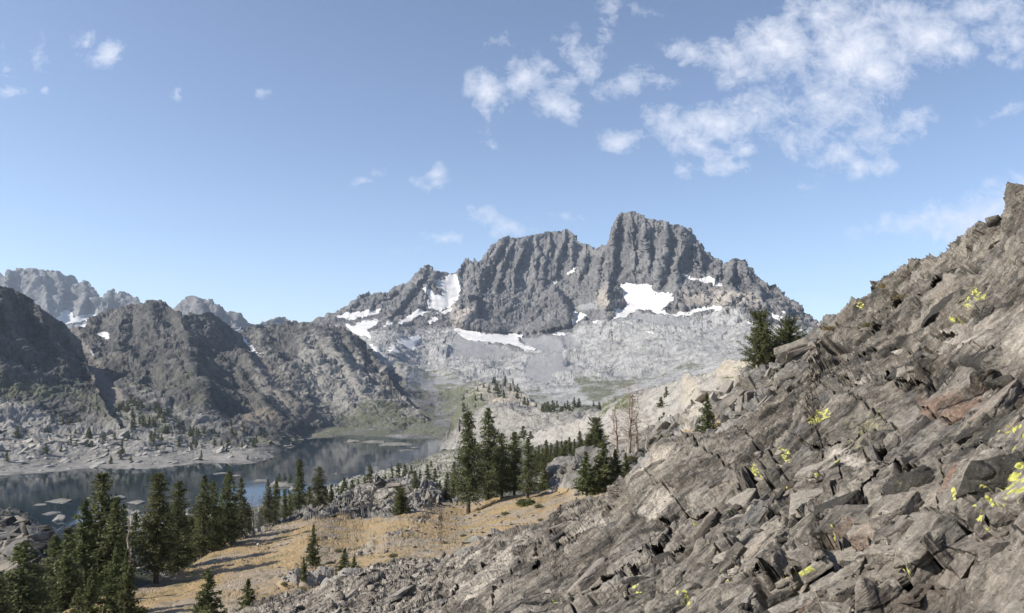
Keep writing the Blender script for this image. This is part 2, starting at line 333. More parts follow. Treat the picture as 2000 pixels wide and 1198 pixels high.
def ribs(px, py, lst):
    """roof-shaped ridges: (polyline, amp, width left, width right); returns amount towards the camera"""
    tot = np.zeros(px.shape)
    for poly, amp, wl, wr in lst:
        P = np.array(poly, float); best = np.zeros(px.shape); m = len(P) - 1
        for i in range(m):
            x1, y1 = P[i]; x2, y2 = P[i + 1]; ex, ey = x2 - x1, y2 - y1; L = math.hypot(ex, ey)
            tt = ((px - x1) * ex + (py - y1) * ey) / (L * L); tc = np.clip(tt, 0, 1)
            qx, qy = px - x1 - tc * ex, py - y1 - tc * ey; d = np.hypot(qx, qy); side = (ex * qy - ey * qx)   # >0 : left of a line drawn downwards
            w = np.where(side > 0, wl, wr); g = (i + tc) / m
            v = np.clip(1 - d / (w * (0.5 + .7 * g)), 0, 1) * np.minimum(1, np.minimum(g * 4 + .25, (1 - g) * 3 + .15)); best = np.maximum(best, v)
        tot = tot + amp * best
    return tot

SHEETS = {}
def sheet(name, key, x0, x1, top, bot, ctrl, step, back, disp, masks, mat, mods=None, post=None, warp=0.0, wscale=40.0, backs=(1, 3, 8, 18, 40)):
    """a piece of terrain between two outlines, its distance given by control points, its relief by world-space noise"""
    xs = np.arange(x0, x1 + step, step); T = np.array(top, float); Bt = np.array(bot, float)
    ty = np.interp(xs, T[:, 0], T[:, 1]); by = np.interp(xs, Bt[:, 0], Bt[:, 1]); by = np.maximum(by, ty + 2)
    nr = int(np.max(by - ty) / step) + 2; v = np.linspace(0, 1, nr)[:, None]
    py = by[None, :] + (ty - by)[None, :] * v; px = np.broadcast_to(xs[None, :], py.shape).copy()
    f = rbf(ctrl)
    gx = np.arange(x0 - 20, x1 + 40, 14.); gy = np.arange(min(ty.min(), by.min()) - 20, max(by.max(), ty.max()) + 30, 14.)
    GX, GY = np.meshgrid(gx, gy); G = f(GX, GY)
    fx = (px - gx[0]) / 14; fy = (py - gy[0]) / 14; ix = fx.astype(int); iy = fy.astype(int); fx -= ix; fy -= iy
    D = G[iy, ix] * (1 - fx) * (1 - fy) + G[iy, ix + 1] * fx * (1 - fy) + G[iy + 1, ix] * (1 - fx) * fy + G[iy + 1, ix + 1] * fx * fy
    if mods: D = D - mods(px, py, D)
    P = pt(px, py, D)
    hd = P[-1, :, :2] / np.linalg.norm(P[-1, :, :2], axis=1)[:, None]
    rows = []
    for k in backs:
        q = P[-1].copy(); q[:, :2] += hd * back[0] * k; q[:, 2] -= back[1] * k; rows.append(q)
    P = np.concatenate([P, np.array(rows)], 0); px = np.concatenate([px] + [px[-1:]] * len(backs)); py = np.concatenate([py] + [py[-1:]] * len(backs))
    Dg = np.hypot(P[..., 0], P[..., 1])
    def nrm(P):
        du = np.gradient(P, axis=1); dv = np.gradient(P, axis=0); N = np.cross(du, dv); N /= np.linalg.norm(N, axis=-1, keepdims=True) + 1e-9
        return N * np.where((N * P).sum(-1, keepdims=True) > 0, -1, 1)
    N = nrm(P); N[-len(backs):, :, :] = N[-len(backs) - 1]
    wx = px + warp * fbm(P / wscale, 4, 91); wy = py + warp * .7 * fbm(P / wscale + 40, 4, 95)
    mk, mk2, extra = masks(wx, wy, P)
    P = P + disp(P, N, Dg, px, py, mk, mk2, extra)
    if post is None: N = nrm(P)
    else: P = P - P / np.linalg.norm(P, axis=-1, keepdims=True) * post(px, py, Dg)[..., None]
    nr, nc = P.shape[:2]; idx = np.arange(nr * nc).reshape(nr, nc)
    Q = np.stack([idx[:-1, :-1], idx[:-1, 1:], idx[1:, 1:], idx[1:, :-1]], -1).reshape(-1, 4)
    at = {'mask': mk.reshape(-1, 4)}
    if mk2 is not None: at['mask2'] = mk2.reshape(-1, 4)
    o = mesh_np(name, P.reshape(-1, 3), Q, mat, attrs=at); o['kind'] = 'structure'
    SHEETS[key] = dict(P=P, N=N, px=px, py=py, x0=x0, step=step, ty=ty, by=by, nb=len(backs), mk=mk, mk2=mk2, wx=wx, wy=wy)
    return o
def on(key, px, py):
    """the point of a terrain sheet seen at a photo pixel"""
    s = SHEETS[key]; P = s['P']; c = int(np.clip(round((px - s['x0']) / s['step']), 0, P.shape[1] - 1)); nv = P.shape[0] - s['nb']
    r = (py - s['by'][c]) / (s['ty'][c] - s['by'][c]) * (nv - 1); r = int(np.clip(round(r), 0, nv - 1))
    return P[r, c], s['N'][r, c]
def z4(px): return np.zeros(px.shape + (4,), np.float32)

# ------------------------------------------------------------------ far ranges
def disp_far(amp, wl, zs=.4, fine=.15, oct=5):
    def d(P, N, D, px, py, mk, mk2, e):
        q = P * np.array([1, 1, zs]); damp = 1 - .85 * np.maximum(mk[..., 2], 0 if e is None else e)
        a = ridged(q / wl, oct, 3) * amp * damp; a = a + fbm(P / (wl * .13), 3, 17) * amp * fine * (0.3 + .7 * damp)
        return N * a[..., None]
    return d
def mask_none(px, py, P): return z4(px), None, None
sheet('distant_mountain', 'farA', -160, 330,
      [(-160,560),(-60,545),(0,536),(10,541),(16,531),(36,529),(38,525),(42,530),(52,533),(57,529),(72,530),(100,529),(115,531),(124,539),(127,541),(138,540),(145,542),(151,549),(156,556),(160,557),(163,550),(170,550),(174,560),(178,564),(183,574),(190,585),(203,583),(208,572),(212,568),(221,566),(226,572),(230,580),(234,574),(243,571),(250,572),(256,577),(262,583),(268,580),(272,586),(276,596),(300,610),(330,625)],
      [(-160,720),(330,720)], [(-160,560,8400),(0,535,8300),(100,530,8200),(200,580,7900),(270,590,7600),(0,620,7500),(120,620,7400),(250,640,7000),(0,700,6500),(300,700,6000),(-160,700,6500)],
      1.3, (60, 60), disp_far(95, 420, .3, .2), lambda px, py, P: (np.dstack([z4(px)[..., 0], z4(px)[..., 0], pmask(px, py, [[(100,605),(190,600),(200,650),(120,650)]], 4).astype(np.float32), z4(px)[..., 0]]), None, pmask(px, py, [[(100,605),(190,605),(200,650),(120,650)]], 4)),
      M['distant'], mods=lambda px, py, D: ribs(px, py, [([(60,530),(90,560),(95,640)],200,40,14),([(125,541),(120,580),(100,640)],200,40,14),([(163,551),(168,580),(150,620)],260,22,12),([(170,552),(185,590),(200,620)],160,18,12),([(216,568),(210,600),(190,640)],200,20,12),([(20,530),(10,570),(-20,640)],200,30,14)]))
sheet('distant_mountain', 'farB', 300, 640,
      [(300,640),(330,622),(343,603),(347,598),(352,595),(358,590),(367,587),(372,583),(380,583),(388,585),(395,585),(405,587),(415,590),(419,597),(430,602),(437,608),(443,613),(455,612),(470,614),(476,622),(482,628),(487,633),(492,637),(505,634),(514,631),(522,628),(527,630),(536,625),(545,622),(553,623),(560,626),(573,633),(600,640),(640,648)],
      [(300,700),(640,700)], [(300,640,6200),(380,583,6300),(450,612,6200),(545,622,6600),(640,650,6400),(300,700,5200),(450,690,5200),(640,700,5500),(380,640,5700)],
      1.3, (60, 45), disp_far(70, 330, .35, .2), mask_none, M['distant'],
      mods=lambda px, py, D: ribs(px, py, [([(380,583),(395,610),(400,650)],150,30,14),([(425,600),(420,620),(430,660)],130,26,12),([(470,614),(460,635),(455,660)],120,22,12),([(545,622),(535,640),(530,660)],90,26,16)]))

# ------------------------------------------------------------------ the great massif with its granite apron
SNOW = {
 'couloir': [(847,547),(862,548),(880,537),(892,537),(904,548),(900,566),(896,585),(888,597),(870,603),(858,608),(850,605),(838,602),(834,592),(842,585),(826,566),(832,560),(846,574),(862,582),(864,570),(852,562)],
 'cwm_left': [(655,620),(690,612),(728,606),(745,608),(725,616),(700,618),(692,624),(670,622)],
 'cwm_low': [(669,632),(690,640),(702,630),(722,627),(743,626),(735,637),(718,643),(722,655),(726,662),(705,657),(690,650)],
 'strip_a': [(776,633),(800,614),(820,606),(838,611),(815,620),(800,628)],
 'strip_b': [(848,616),(872,606),(890,600),(884,608),(866,617)],
 'strip_c': [(834,629),(850,620),(856,626),(840,632)],
 'strip_d': [(748,640),(762,626),(768,632),(756,638)],
 'bowl': [(775,668),(790,660),(820,657),(822,664),(812,676),(808,688),(795,684)],
 'bowl_b': [(757,681),(768,674),(776,684),(786,690),(778,694)],
 'sliver': [(722,677),(738,680),(748,686),(736,687)],
 'foot_long': [(886,646),(898,642),(925,648),(950,655),(985,656),(1005,652),(1022,658),(1012,665),(1030,676),(1048,682),(1045,688),(1020,685),(990,676),(960,673),(945,669),(925,668),(905,660)],
 'foot_small': [(1078,653),(1100,651),(1108,655),(1090,657)],
 'gully_a': [(1063,565),(1072,560),(1090,548),(1088,555),(1072,562)],
 'gully_b': [(1108,538),(1116,530),(1127,521),(1125,531),(1112,539)],
 'right_strip': [(1118,611),(1140,613),(1146,620),(1128,632),(1117,641)],
 'right_strip_b': [(1157,628),(1170,625),(1176,628),(1160,635)],
 'glacier': [(1212,557),(1222,556),(1238,554),(1252,557),(1272,557),(1274,568),(1284,573),(1300,576),(1314,573),(1314,584),(1302,604),(1296,607),(1312,614),(1298,618),(1282,612),(1270,609),(1250,608),(1232,613),(1220,622),(1198,625),(1200,606),(1222,604),(1224,590),(1214,576)],
 'shelf': [(1328,535),(1340,535),(1352,544),(1366,548),(1376,542),(1390,544),(1412,556),(1400,560),(1380,559),(1362,553),(1345,545)],
 'ledge': [(1338,612),(1362,604),(1392,599),(1412,598),(1420,604),(1408,608),(1380,607),(1352,614),(1320,618),(1310,614)],
 'crumb_a': [(1420,600),(1428,599),(1424,603)],
 'crumb_b': [(1508,615),(1530,620),(1532,625),(1515,621)],
 'crumb_c': [(1529,606),(1534,610),(1543,619),(1540,621),(1532,614)],
 'crumb_d': [(1454,628),(1468,627),(1476,631),(1470,635)],
 'crumb_e': [(1260,646),(1275,650),(1278,654),(1268,652)],
}
RIB_M = [ # Ritter
 ([(985,464),(965,500),(945,545),(925,600),(900,640)],150,34,18), ([(1000,468),(985,510),(975,545),(960,585)],110,14,16),
 ([(1033,461),(1015,500),(1005,540),(1000,575)],120,22,14), ([(1050,462),(1050,500),(1045,540),(1035,575)],90,16,10), ([(1075,458),(1072,495),(1062,540),(1055,570)],90,16,10),
 ([(1105,452),(1095,490),(1090,520),(1075,555)],110,20,14), ([(1120,465),(1118,500),(1112,530)],80,14,10), ([(1145,480),(1140,520),(1120,560)],100,16,12),
 ([(965,475),(950,510),(930,560),(905,610)],80,22,12), ([(920,505),(925,530),(912,570)],90,14,12),
 # left ridges
 ([(830,520),(822,545),(800,575),(770,610),(745,640)],130,26,16), ([(790,556),(760,575),(725,600),(700,612)],90,26,14), ([(850,540),(835,560),(828,600),(800,615)],60,14,12),
 ([(720,574),(700,590),(660,610)],60,20,14), ([(905,515),(896,540),(900,570)],60,10,8),
 # Banner
 ([(1212,420),(1200,455),(1195,500),(1190,550),(1185,590)],170,32,16), ([(1232,418),(1228,460),(1238,500),(1235,550)],80,18,12), ([(1260,430),(1262,480),(1265,520),(1268,555)],90,18,14),
 ([(1300,440),(1300,490),(1290,530),(1282,570)],100,22,16), ([(1335,445),(1335,480),(1325,520),(1320,560)],120,20,16), ([(1365,475),(1368,510),(1362,540)],90,14,14), ([(1180,480),(1172,520),(1165,560),(1150,600)],110,22,14),
 ([(1435,510),(1430,540),(1432,580),(1425,600)],120,24,14), ([(1455,515),(1470,550),(1490,590),(1500,620)],90,18,16), ([(1405,515),(1400,545),(1395,560)],60,12,10),
 ([(1320,560),(1325,590),(1310,612)],100,26,20), ([(1188,550),(1185,585),(1195,605)],150,22,26), ([(1380,565),(1375,585),(1370,600)],60,14,12), ([(1415,570),(1420,590),(1418,602)],60,14,12),
 ([(1210,560),(1200,580)],40,12,8), ([(1520,580),(1530,600),(1545,625)],60,20,14),
 # low buttresses
 ([(850,665),(860,680),(850,700)],70,40,30), ([(1060,655),(1090,665),(1110,680)],50,30,20), ([(820,700),(870,720),(900,730)],30,30,30)]
def mods_M(px, py, D):
    q = np.dstack([px / 15, py / 80, px * 0]); ax = px + 7 * fbm(q, 5, 201, .6); ay = py + 5 * fbm(q, 4, 211); r = ribs(ax, ay, [(p_, a_ * .95, l_, r_ * .7) for p_, a_, l_, r_ in RIB_M])
    cl = 1 - sstep(py, 590, 660); r += cl * (facet(np.dstack([ax / 11, ay / 60, px * 0]), 2, 240) * 13 + facet(np.dstack([px / 5, py / 17, px * 0]), 3, 244, .6) * 7)
    b = poly_sd(px, py, [(884,585),(900,580),(940,578),(1000,578),(1060,575),(1082,562),(1098,575),(1112,600),(1118,628),(1110,640),(1060,652),(1000,655),(940,648),(900,640),(880,625)])
    r += 240 * np.clip((b + 2 + 2.5 * fbm(np.dstack([px / 12, py / 12, px * 0]), 3, 230)) / 8, 0, 1) * np.clip((662 - py) / 60, 0, 1) ** .7
    b = poly_sd(px, py, [(1165,575),(1185,545),(1205,560),(1222,590),(1222,603),(1200,608),(1168,606)]); r += 60 * np.clip((b + 1) / 20, 0, 1)
    b = poly_sd(px, py, [(1306,600),(1318,570),(1345,552),(1400,562),(1470,575),(1500,610),(1420,600),(1340,610)]); r += 40 * np.clip((b + 1) / 12, 0, 1)
    return r
def masks_M(px, py, P):
    mk = z4(px)
    apron = [[(640,640),(760,650),(880,640),(1000,690),(1130,640),(1200,626),(1300,618),(1420,606),(1520,640),(1640,640),(1700,900),(900,790),(760,720)]]
    mk[..., 0] = np.maximum(pmask(px, py, apron, 14) * .95, pmask(px, py, [[(930,740),(1010,690),(1050,700),(1250,720),(1300,800),(1000,800)]], 16) * .8)
    mk[..., 1] = np.maximum.reduce([pmask(px, py, [[(640,800),(760,770),(860,790),(880,862),(640,866),(520,870),(480,850)]], 26) * .68, pmask(px, py, [[(840,745),(930,745),(900,800),(870,830)]], 14) * .7,
        pmask(px, py, [[(1110,728),(1200,735),(1290,712),(1420,700),(1300,735),(1170,790),(1130,770)]], 12) * .62, pmask(px, py, [[(1180,640),(1460,640),(1460,700),(1180,705)]], 14) * .28, pmask(px, py, [[(760,700),(900,720),(1150,780),(1150,805),(900,800),(760,780)]], 14) * .42])
    mk[..., 2] = pmask(px, py, [[(1030,700),(1100,690),(1110,720),(1060,750),(1020,735)],[(1020,662),(1060,656),(1110,650),(1130,668),(1060,690),(1030,680)],[(1190,632),(1235,612),(1290,618),(1350,618),(1345,632),(1290,640),(1250,628)],
        [(1120,600),(1165,590),(1170,608),(1140,612)],[(800,720),(900,740),(860,770),(790,760)],[(880,648),(1000,690),(960,700),(880,690)]], 6)
    mk[..., 3] = pmask(px, py, [[(1320,575),(1400,560),(1480,580),(1500,605),(1380,604),(1320,600)],[(1165,570),(1190,550),(1210,590),(1190,605),(1165,600)],[(884,590),(930,600),(900,645),(880,640)],[(930,740),(1010,745),(1000,790),(880,800)]], 12) * .75
    sn = np.zeros(px.shape)
    for p in SNOW.values(): sn = np.maximum(sn, np.clip(.5 + (poly_sd(px, py, p)) / 5, 0, 1))
    return mk, None, sn
def prism(P, size, s, amp):
    q = (P + 12 * fbm(P / 60, 3, s + 9)[..., None]) / size * np.array([1, 1, .42]); F1, F2, h, vec = worley(q, s)
    return ((h01(h, 4) - .5) + (h01(h, 5) - .5) * 3.2 * vec[..., 0] + (h01(h, 7) - .5) * 2.4 * vec[..., 2] - .5 * np.clip(1 - (F2 - F1) / .12, 0, 1)) * amp
def disp_M(P, N, D, px, py, mk, mk2, e):
    cliff = 1 - sstep(py, 600, 690); damp = 1 - np.maximum(.7 * mk[..., 2], e)
    q = P * np.array([1, 1, .22]) + 14 * fbm(P / 150, 3, 71)[..., None]; a = (facet(q / 190, 3, 3, .5) * 12 + prism(P, 75, 301, 14) + prism(P, 30, 302, 6) + facet(q * np.array([1, 1, 1.3]) / 24, 3, 37, .65) * 3.5) * cliff
    a = a + fbm(P / 260, 7, 8, .58) * 27 * (1 - cliff) * (.35 + .65 * sstep(D, 1500, 2600)) + fbm(P / 22, 3, 12) * 2.2
    F1, F2, h, vec = worley(P * np.array([1, 1, .8]) / 34, 5); a = a + (h01(h, 3) - .5) * 5 * (1 - cliff) * (1 - mk[..., 1])
    a = a * (0.45 + .55 * sstep(D, 1500, 2300))
    return N * (a * damp)[..., None]
TOP_M = [(520,700),(560,655),(600,637),(615,628),(640,616),(665,606),(690,590),(700,582),(715,574),(730,571),(745,573),(757,574),(768,562),(785,556),(800,551),(808,540),(822,527),(830,519),(838,520),(845,528),(858,531),(870,531),(880,536),(893,531),(903,516),(910,506),(916,505),(922,513),(928,507),(933,512),(936,520),(944,500),(955,488),(963,476),(972,474),(975,472),(982,465),(990,463),(1003,466),(1008,465),(1018,465),(1028,462),(1033,460),(1050,459),(1068,457),(1080,455),(1092,452),(1100,450),(1108,450),(1118,458),(1126,468),(1136,476),(1150,480),(1161,487),(1168,486),(1178,480),(1186,479),(1193,462),(1195,448),(1203,432),(1212,418),(1220,416),(1235,415),(1248,418),(1262,427),(1275,428),(1290,433),(1310,438),(1330,442),(1345,448),(1358,463),(1365,475),(1370,480),(1372,490),(1378,495),(1388,498),(1398,506),(1412,515),(1425,512),(1432,508),(1440,508),(1448,510),(1460,522),(1478,540),(1495,553),(1510,562),(1530,577),(1545,586),(1560,596),(1568,600),(1571,612),(1585,622),(1605,632),(1640,650),(1720,680)]
sheet('mountain', 'M', 520, 1720, TOP_M,
      [(520,880),(600,865),(900,885),(1100,860),(1300,840),(1500,760),(1720,760)],
      [(520,700,3600),(600,637,3900),(700,582,4300),(785,556,4400),(830,519,4500),(910,506,4700),(975,470,4700),(1105,450,4750),(1161,487,4450),(1235,415,4150),(1345,448,4000),(1398,506,3850),(1440,508,3700),(1568,600,3200),(1605,632,3000),(1720,680,2900),
       (660,650,3500),(740,640,3500),(800,640,3500),(850,600,3900),(880,560,4300),(820,680,3100),(890,640,3600),(950,600,3950),(1000,560,4200),(1000,655,3450),(1100,560,4150),(1110,640,3450),(1160,600,3600),(1190,610,3400),(1240,560,3720),(1240,610,3400),(1320,540,3650),(1320,610,3250),(1390,555,3500),(1400,600,3200),(1480,600,3050),
       (700,680,2900),(760,720,2500),(820,760,2150),(900,720,2500),(1000,700,2750),(1100,690,2750),(1200,660,2950),(1300,650,2850),(1400,650,2750),(1500,650,2650),(1000,750,2150),(1100,760,1950),(1200,740,2100),(1300,720,2100),(1400,700,2100),(1500,700,2000),(1300,760,1700),
       (600,853,lakeD(600,853)*1.0),(676,848,lakeD(676,848)*1.0),(740,850,lakeD(740,850)*1.0),(895,858,lakeD(895,858)*1.0),(660,820,1680),(750,810,1800),(850,800,1850),(900,800,1800),(1000,800,1600),(1100,810,1500),(520,880,lakeD(520,880)*1.06),(900,885,lakeD(900,885)*1.06),(700,872,lakeD(700,872)*1.05),(790,745,2080),(830,790,1840),(760,705,2320),(870,825,1620),(720,690,2500),(560,800,1900),(1200,800,1450),(1500,760,1500),(1720,760,2200),(520,780,2400)],
      1.25, (45, 45), disp_M, masks_M, M['massif'], mods=mods_M, warp=5, wscale=60)

# ------------------------------------------------------------------ dark ridges left of the lake
RIB_L = [([(295,593),(300,640),(330,700),(400,780),(440,820)],70,60,45),([(250,597),(230,640),(235,700),(260,770)],55,40,35),([(345,610),(365,650),(375,690),(430,770)],60,30,20),([(405,612),(425,640),(470,690),(520,740),(570,800)],90,40,16),
 ([(430,620),(465,670),(500,700)],50,22,12),([(500,640),(520,680),(570,720),(620,790)],70,40,20),([(560,633),(600,680),(640,720),(680,780)],70,36,18),([(615,632),(650,680),(690,740),(720,780)],80,34,20),([(670,645),(705,690),(730,730)],70,30,20),
 ([(190,622),(180,660),(190,710)],30,30,20),([(300,680),(270,720),(290,770)],35,30,25),([(460,720),(500,770),(540,820)],45,26,14),([(540,750),(580,790),(640,830)],40,26,14),([(360,700),(390,740),(420,800)],45,24,16)]
def masks_L(px, py, P):
    mk = z4(px)
    mk[..., 0] = np.maximum.reduce([pmask(px, py, [[(-200,780),(60,785),(130,830),(240,800),(330,815),(430,850),(540,870),(560,910),(300,930),(-200,960)]], 22) * .72,
        pmask(px, py, [[(190,740),(250,730),(330,780),(440,820),(560,850),(520,880),(380,850),(280,800)],[(452,640),(520,640),(560,700),(640,760),(740,840),(560,850),(500,780)],[(360,610),(400,612),(380,640)],[(700,680),(760,720),(850,790),(860,850),(760,850),(700,780)]], 18) * .46, pmask(px, py, [[(590,640),(640,660),(720,690),(800,740),(920,850),(700,850),(620,800),(560,720)]], 40) * .8])
    mk[..., 1] = np.maximum.reduce([pmask(px, py, [[(-200,720),(60,740),(160,760),(260,800),(430,850),(560,850),(560,880),(380,870),(250,830),(60,800),(-200,790)]], 18) * .6, pmask(px, py, [[(520,848),(600,835),(760,820),(880,850),(900,870),(600,870),(540,880)],[(470,850),(560,843),(590,862),(530,872),(480,866)],[(640,800),(740,770),(880,820),(900,860),(660,852)]], 26) * .66,
        pmask(px, py, [[(180,700),(420,720),(560,760),(700,780),(700,830),(400,820),(200,760)]], 30) * .36, pmask(px, py, [[(-200,560),(160,640),(460,620),(720,680),(700,780),(-200,780)]], 30) * .25])
    mk[..., 2] = pmask(px, py, [[(128,640),(150,642),(185,700),(225,760),(250,790),(215,800),(190,770),(160,700)],[(490,700),(520,705),(580,790),(640,830),(600,835),(540,790)]], 7)
    mk[..., 3] = pmask(px, py, [[(380,690),(420,700),(440,740),(400,740)],[(440,790),(560,800),(600,840),(480,840)],[(200,690),(260,690),(240,720)]], 14) * .5
    e = pmask(px, py, [[(190,650),(214,650),(216,664),(204,664)],[(454,641),(470,638),(480,645),(460,649)],[(474,664),(482,668),(516,696),(505,694)]], 3)
    return mk, None, e
def disp_L(P, N, D, px, py, mk, mk2, e):
    damp = 1 - np.maximum(.4 * mk[..., 2], .8 * e); pale = mk[..., 0]
    a = fbm(P / 150, 7, 8, .54) * 17 + facet(P * np.array([1, 1, .6]) / 75, 6, 31, .58) * 11 + fbm(P / 11, 2, 12) * 1.1 + facet(P / 24, 4, 66, .6) * 3.2 * pale + fbm(P / 80, 4, 67) * 13 * pale
    F1, F2, h, vec = worley(P * np.array([1, 1, 1.2]) / 16, 5); a = a + (h01(h, 3) - .5) * 4 - 2 * np.clip(1 - (F2 - F1) / .25, 0, 1)
    a = a * (.04 + .55 * sstep(P[..., 2], -139, -122) + .41 * sstep(P[..., 2], -110, -20)) * (1 - .55 * np.clip(mk[..., 1] - .4, 0, 1))
    return N * (a * damp)[..., None]
sheet('mountain_ridge', 'L2', -160, 905,
      [(-160,600),(60,640),(110,640),(150,642),(165,640),(178,634),(190,622),(203,612),(215,608),(232,603),(250,597),(258,598),(275,595),(295,593),(308,594),(320,597),(333,603),(345,610),(356,619),(362,620),(370,614),(380,613),(392,614),(405,611),(414,613),(425,618),(432,626),(445,640),(452,647),(465,645),(480,645),(500,640),(520,640),(540,637),(552,634),(565,632),(580,630),(596,633),(610,630),(618,634),(625,640),(640,640),(655,641),(670,645),(685,651),(700,660),(712,672),(720,688),(733,706),(747,724),(765,750),(785,775),(810,798),(840,826),(870,848),(905,862)],
      [(-160,975),(0,960),(268,950),(401,935),(530,915),(570,890),(600,875),(700,868),(905,870)],
      [(-160,600,2300),(110,640,2300),(190,622,2400),(295,593,2450),(405,612,2400),(455,646,2600),(540,637,2750),(610,630,2700),(700,660,2500),(720,688,2400),(775,765,1880),(805,785,1800),(850,832,1600),(905,860,1480),
       (-160,935,lakeD(-160,935)*1.0),(0,929,lakeD(0,929)*1.0),(92,923,lakeD(92,923)),(187,914,lakeD(187,914)),(268,916,lakeD(268,916)),(329,912,lakeD(329,912)),(401,904,lakeD(401,904)),(497,906,lakeD(497,906)),(530,896,lakeD(530,896)),(560,876,lakeD(560,876)),(600,853,lakeD(600,853)),(676,848,lakeD(676,848)),(800,852,lakeD(800,852)),
       (0,870,1330),(0,800,1530),(100,870,1330),(200,870,1310),(180,800,1560),(300,870,1290),(300,820,1450),(420,870,1290),(450,840,1430),(250,740,1750),(150,700,1950),(300,660,2150),(400,740,1750),(400,680,2050),(500,800,1600),(500,740,1850),(580,800,1650),(600,720,2050),(700,780,1800),(700,730,2050),(780,810,1650),(830,820,1620),
       (-160,975,lakeD(-160,975)*1.07),(0,960,lakeD(0,960)*1.07),(268,950,lakeD(268,950)*1.07),(401,935,lakeD(401,935)*1.07),(530,915,lakeD(530,915)*1.07),(600,875,lakeD(600,875)*1.07),(700,868,lakeD(700,868)*1.07),(905,870,lakeD(905,870)*1.07)],
      1.25, (30, 9), disp_L, masks_L, M['dark_mtn'], mods=lambda px, py, D: ribs(px, py, RIB_L), warp=8, wscale=45)
sheet('mountain_ridge', 'L1', -160, 240,
      [(-160,480),(-80,525),(-30,548),(0,560),(12,562),(25,565),(38,572),(50,579),(62,590),(75,599),(88,608),(100,616),(110,624),(120,633),(133,645),(145,656),(153,664),(160,676),(165,696),(172,708),(174,726),(182,738),(186,756),(195,764),(199,782),(210,793),(216,812),(240,832)],
      [(-160,860),(0,850),(240,850)],
      [(-160,480,1800),(0,560,1850),(80,600,1850),(160,676,1800),(205,790,1500),(240,830,1360),(0,700,1680),(100,720,1690),(-160,860,1340),(0,800,1500),(0,850,1370),(100,800,1500),(240,850,1400),(150,780,1560)],
      1.25, (30, 35), disp_L, masks_L, M['dark_mtn'], mods=lambda px, py, D: ribs(px, py, [([(0,560),(10,620),(60,700),(120,760)],70,70,40),([(75,599),(90,650),(120,700),(160,760)],60,40,24),([(-60,540),(-40,640),(0,720),(60,780)],70,50,34)]), warp=8, wscale=45)

# ------------------------------------------------------------------ granite knolls beyond the trees
def disp_G(s):
    def d(P, N, D, px, py, mk, mk2, e):
        a = fbm(P / (40 * s), 6, 8, .5) * 5 * s + facet(P / (16 * s), 4, 31) * 1.4 * s
        F1, F2, h, vec = worley(P * np.array([.6, 1, 1.3]) / (9 * s), 5); a = a + ((h01(h, 3) - .5) * 1.0 - .8 * np.clip(1 - (F2 - F1) / .16, 0, 1)) * s
        a = a * (.2 + .8 * sstep(P[..., 2], LAKE_Z, LAKE_Z + 25)); return N * a[..., None]
    return d
def masks_G(px, py, P):
    mk = z4(px); mk[..., 0] = .5 + .25 * pmask(px, py, [[(930,800),(1100,810),(1160,870),(980,880)],[(1010,860),(1190,790),(1320,745),(1470,690),(1460,740),(1340,800),(1200,870),(1040,910)]], 12)
    mk[..., 1] = np.maximum.reduce([pmask(px, py, [[(850,800),(930,760),(960,790),(900,830),(860,870)]], 14) * .72, pmask(px, py, [[(1040,785),(1180,790),(1240,765),(1250,800),(1150,815),(1080,812)],[(980,860),(1010,850),(1060,870),(1000,890)]], 8) * .62, np.full(px.shape, .22)])
    mk[..., 3] = pmask(px, py, [[(930,745),(1010,755),(1050,790),(960,790),(900,800)],[(1330,740),(1380,730),(1375,790),(1335,800)],[(1400,730),(1465,695),(1455,740),(1400,760)]], 8) * .7
    return mk, None, None
sheet('hill', 'K1', 858, 1330, [(858,872),(872,852),(884,822),(896,795),(912,772),(930,757),(955,747),(978,743),(1010,757),(1037,784),(1060,791),(1090,796),(1130,797),(1168,796),(1230,775),(1330,745)],
      [(830,885),(1330,850)], [(830,865,1430),(885,765,1900),(978,743,1800),(1037,784,1550),(1168,797,1250),(1330,745,1300),(880,830,1500),(960,790,1450),(1000,830,1150),(1100,820,1050),(830,885,1260),(1000,880,900),(1330,850,700)], 1.3, (20, 22), disp_G(2.6), masks_G, M['granite'], warp=6, wscale=30)
sheet('hill', 'K2', 878, 1230, [(878,872),(888,850),(898,828),(908,812),(930,803),(955,799),(983,795),(1005,801),(1018,812),(1037,813),(1060,811),(1077,813),(1096,824),(1110,822),(1130,819),(1180,806),(1230,800)],
      [(850,930),(1230,900)], [(850,862,1250),(890,820,1100),(930,803,1050),(983,795,980),(1037,813,820),(1096,824,740),(1180,806,680),(1230,800,600),(895,858,1060),(950,850,860),(1040,850,680),(850,930,880),(1000,930,560),(1230,900,420)], 1.3, (12, 12), disp_G(1.5), masks_G, M['granite'], warp=6, wscale=20)
sheet('hill', 'K3', 985, 1560, [(985,880),(1015,860),(1035,852),(1050,845),(1080,838),(1117,829),(1150,818),(1168,812),(1180,798),(1189,788),(1215,778),(1250,769),(1275,758),(1304,748),(1337,738),(1350,734),(1375,731),(1392,730),(1405,727),(1425,716),(1450,706),(1463,700),(1500,690),(1560,680)],
      [(985,990),(1120,960),(1300,890),(1560,790)], [(985,880,760),(1015,860,700),(1050,845,620),(1117,829,520),(1189,787,430),(1304,748,330),(1405,727,230),(1463,700,175),(1560,680,160),(1050,900,430),(1150,870,330),(1250,830,260),(1340,790,190),(1400,755,170),(985,990,330),(1120,960,240),(1300,890,160),(1560,790,120)], 1.3, (6, 6), disp_G(.75), masks_G, M['granite_near'], warp=6, wscale=12)

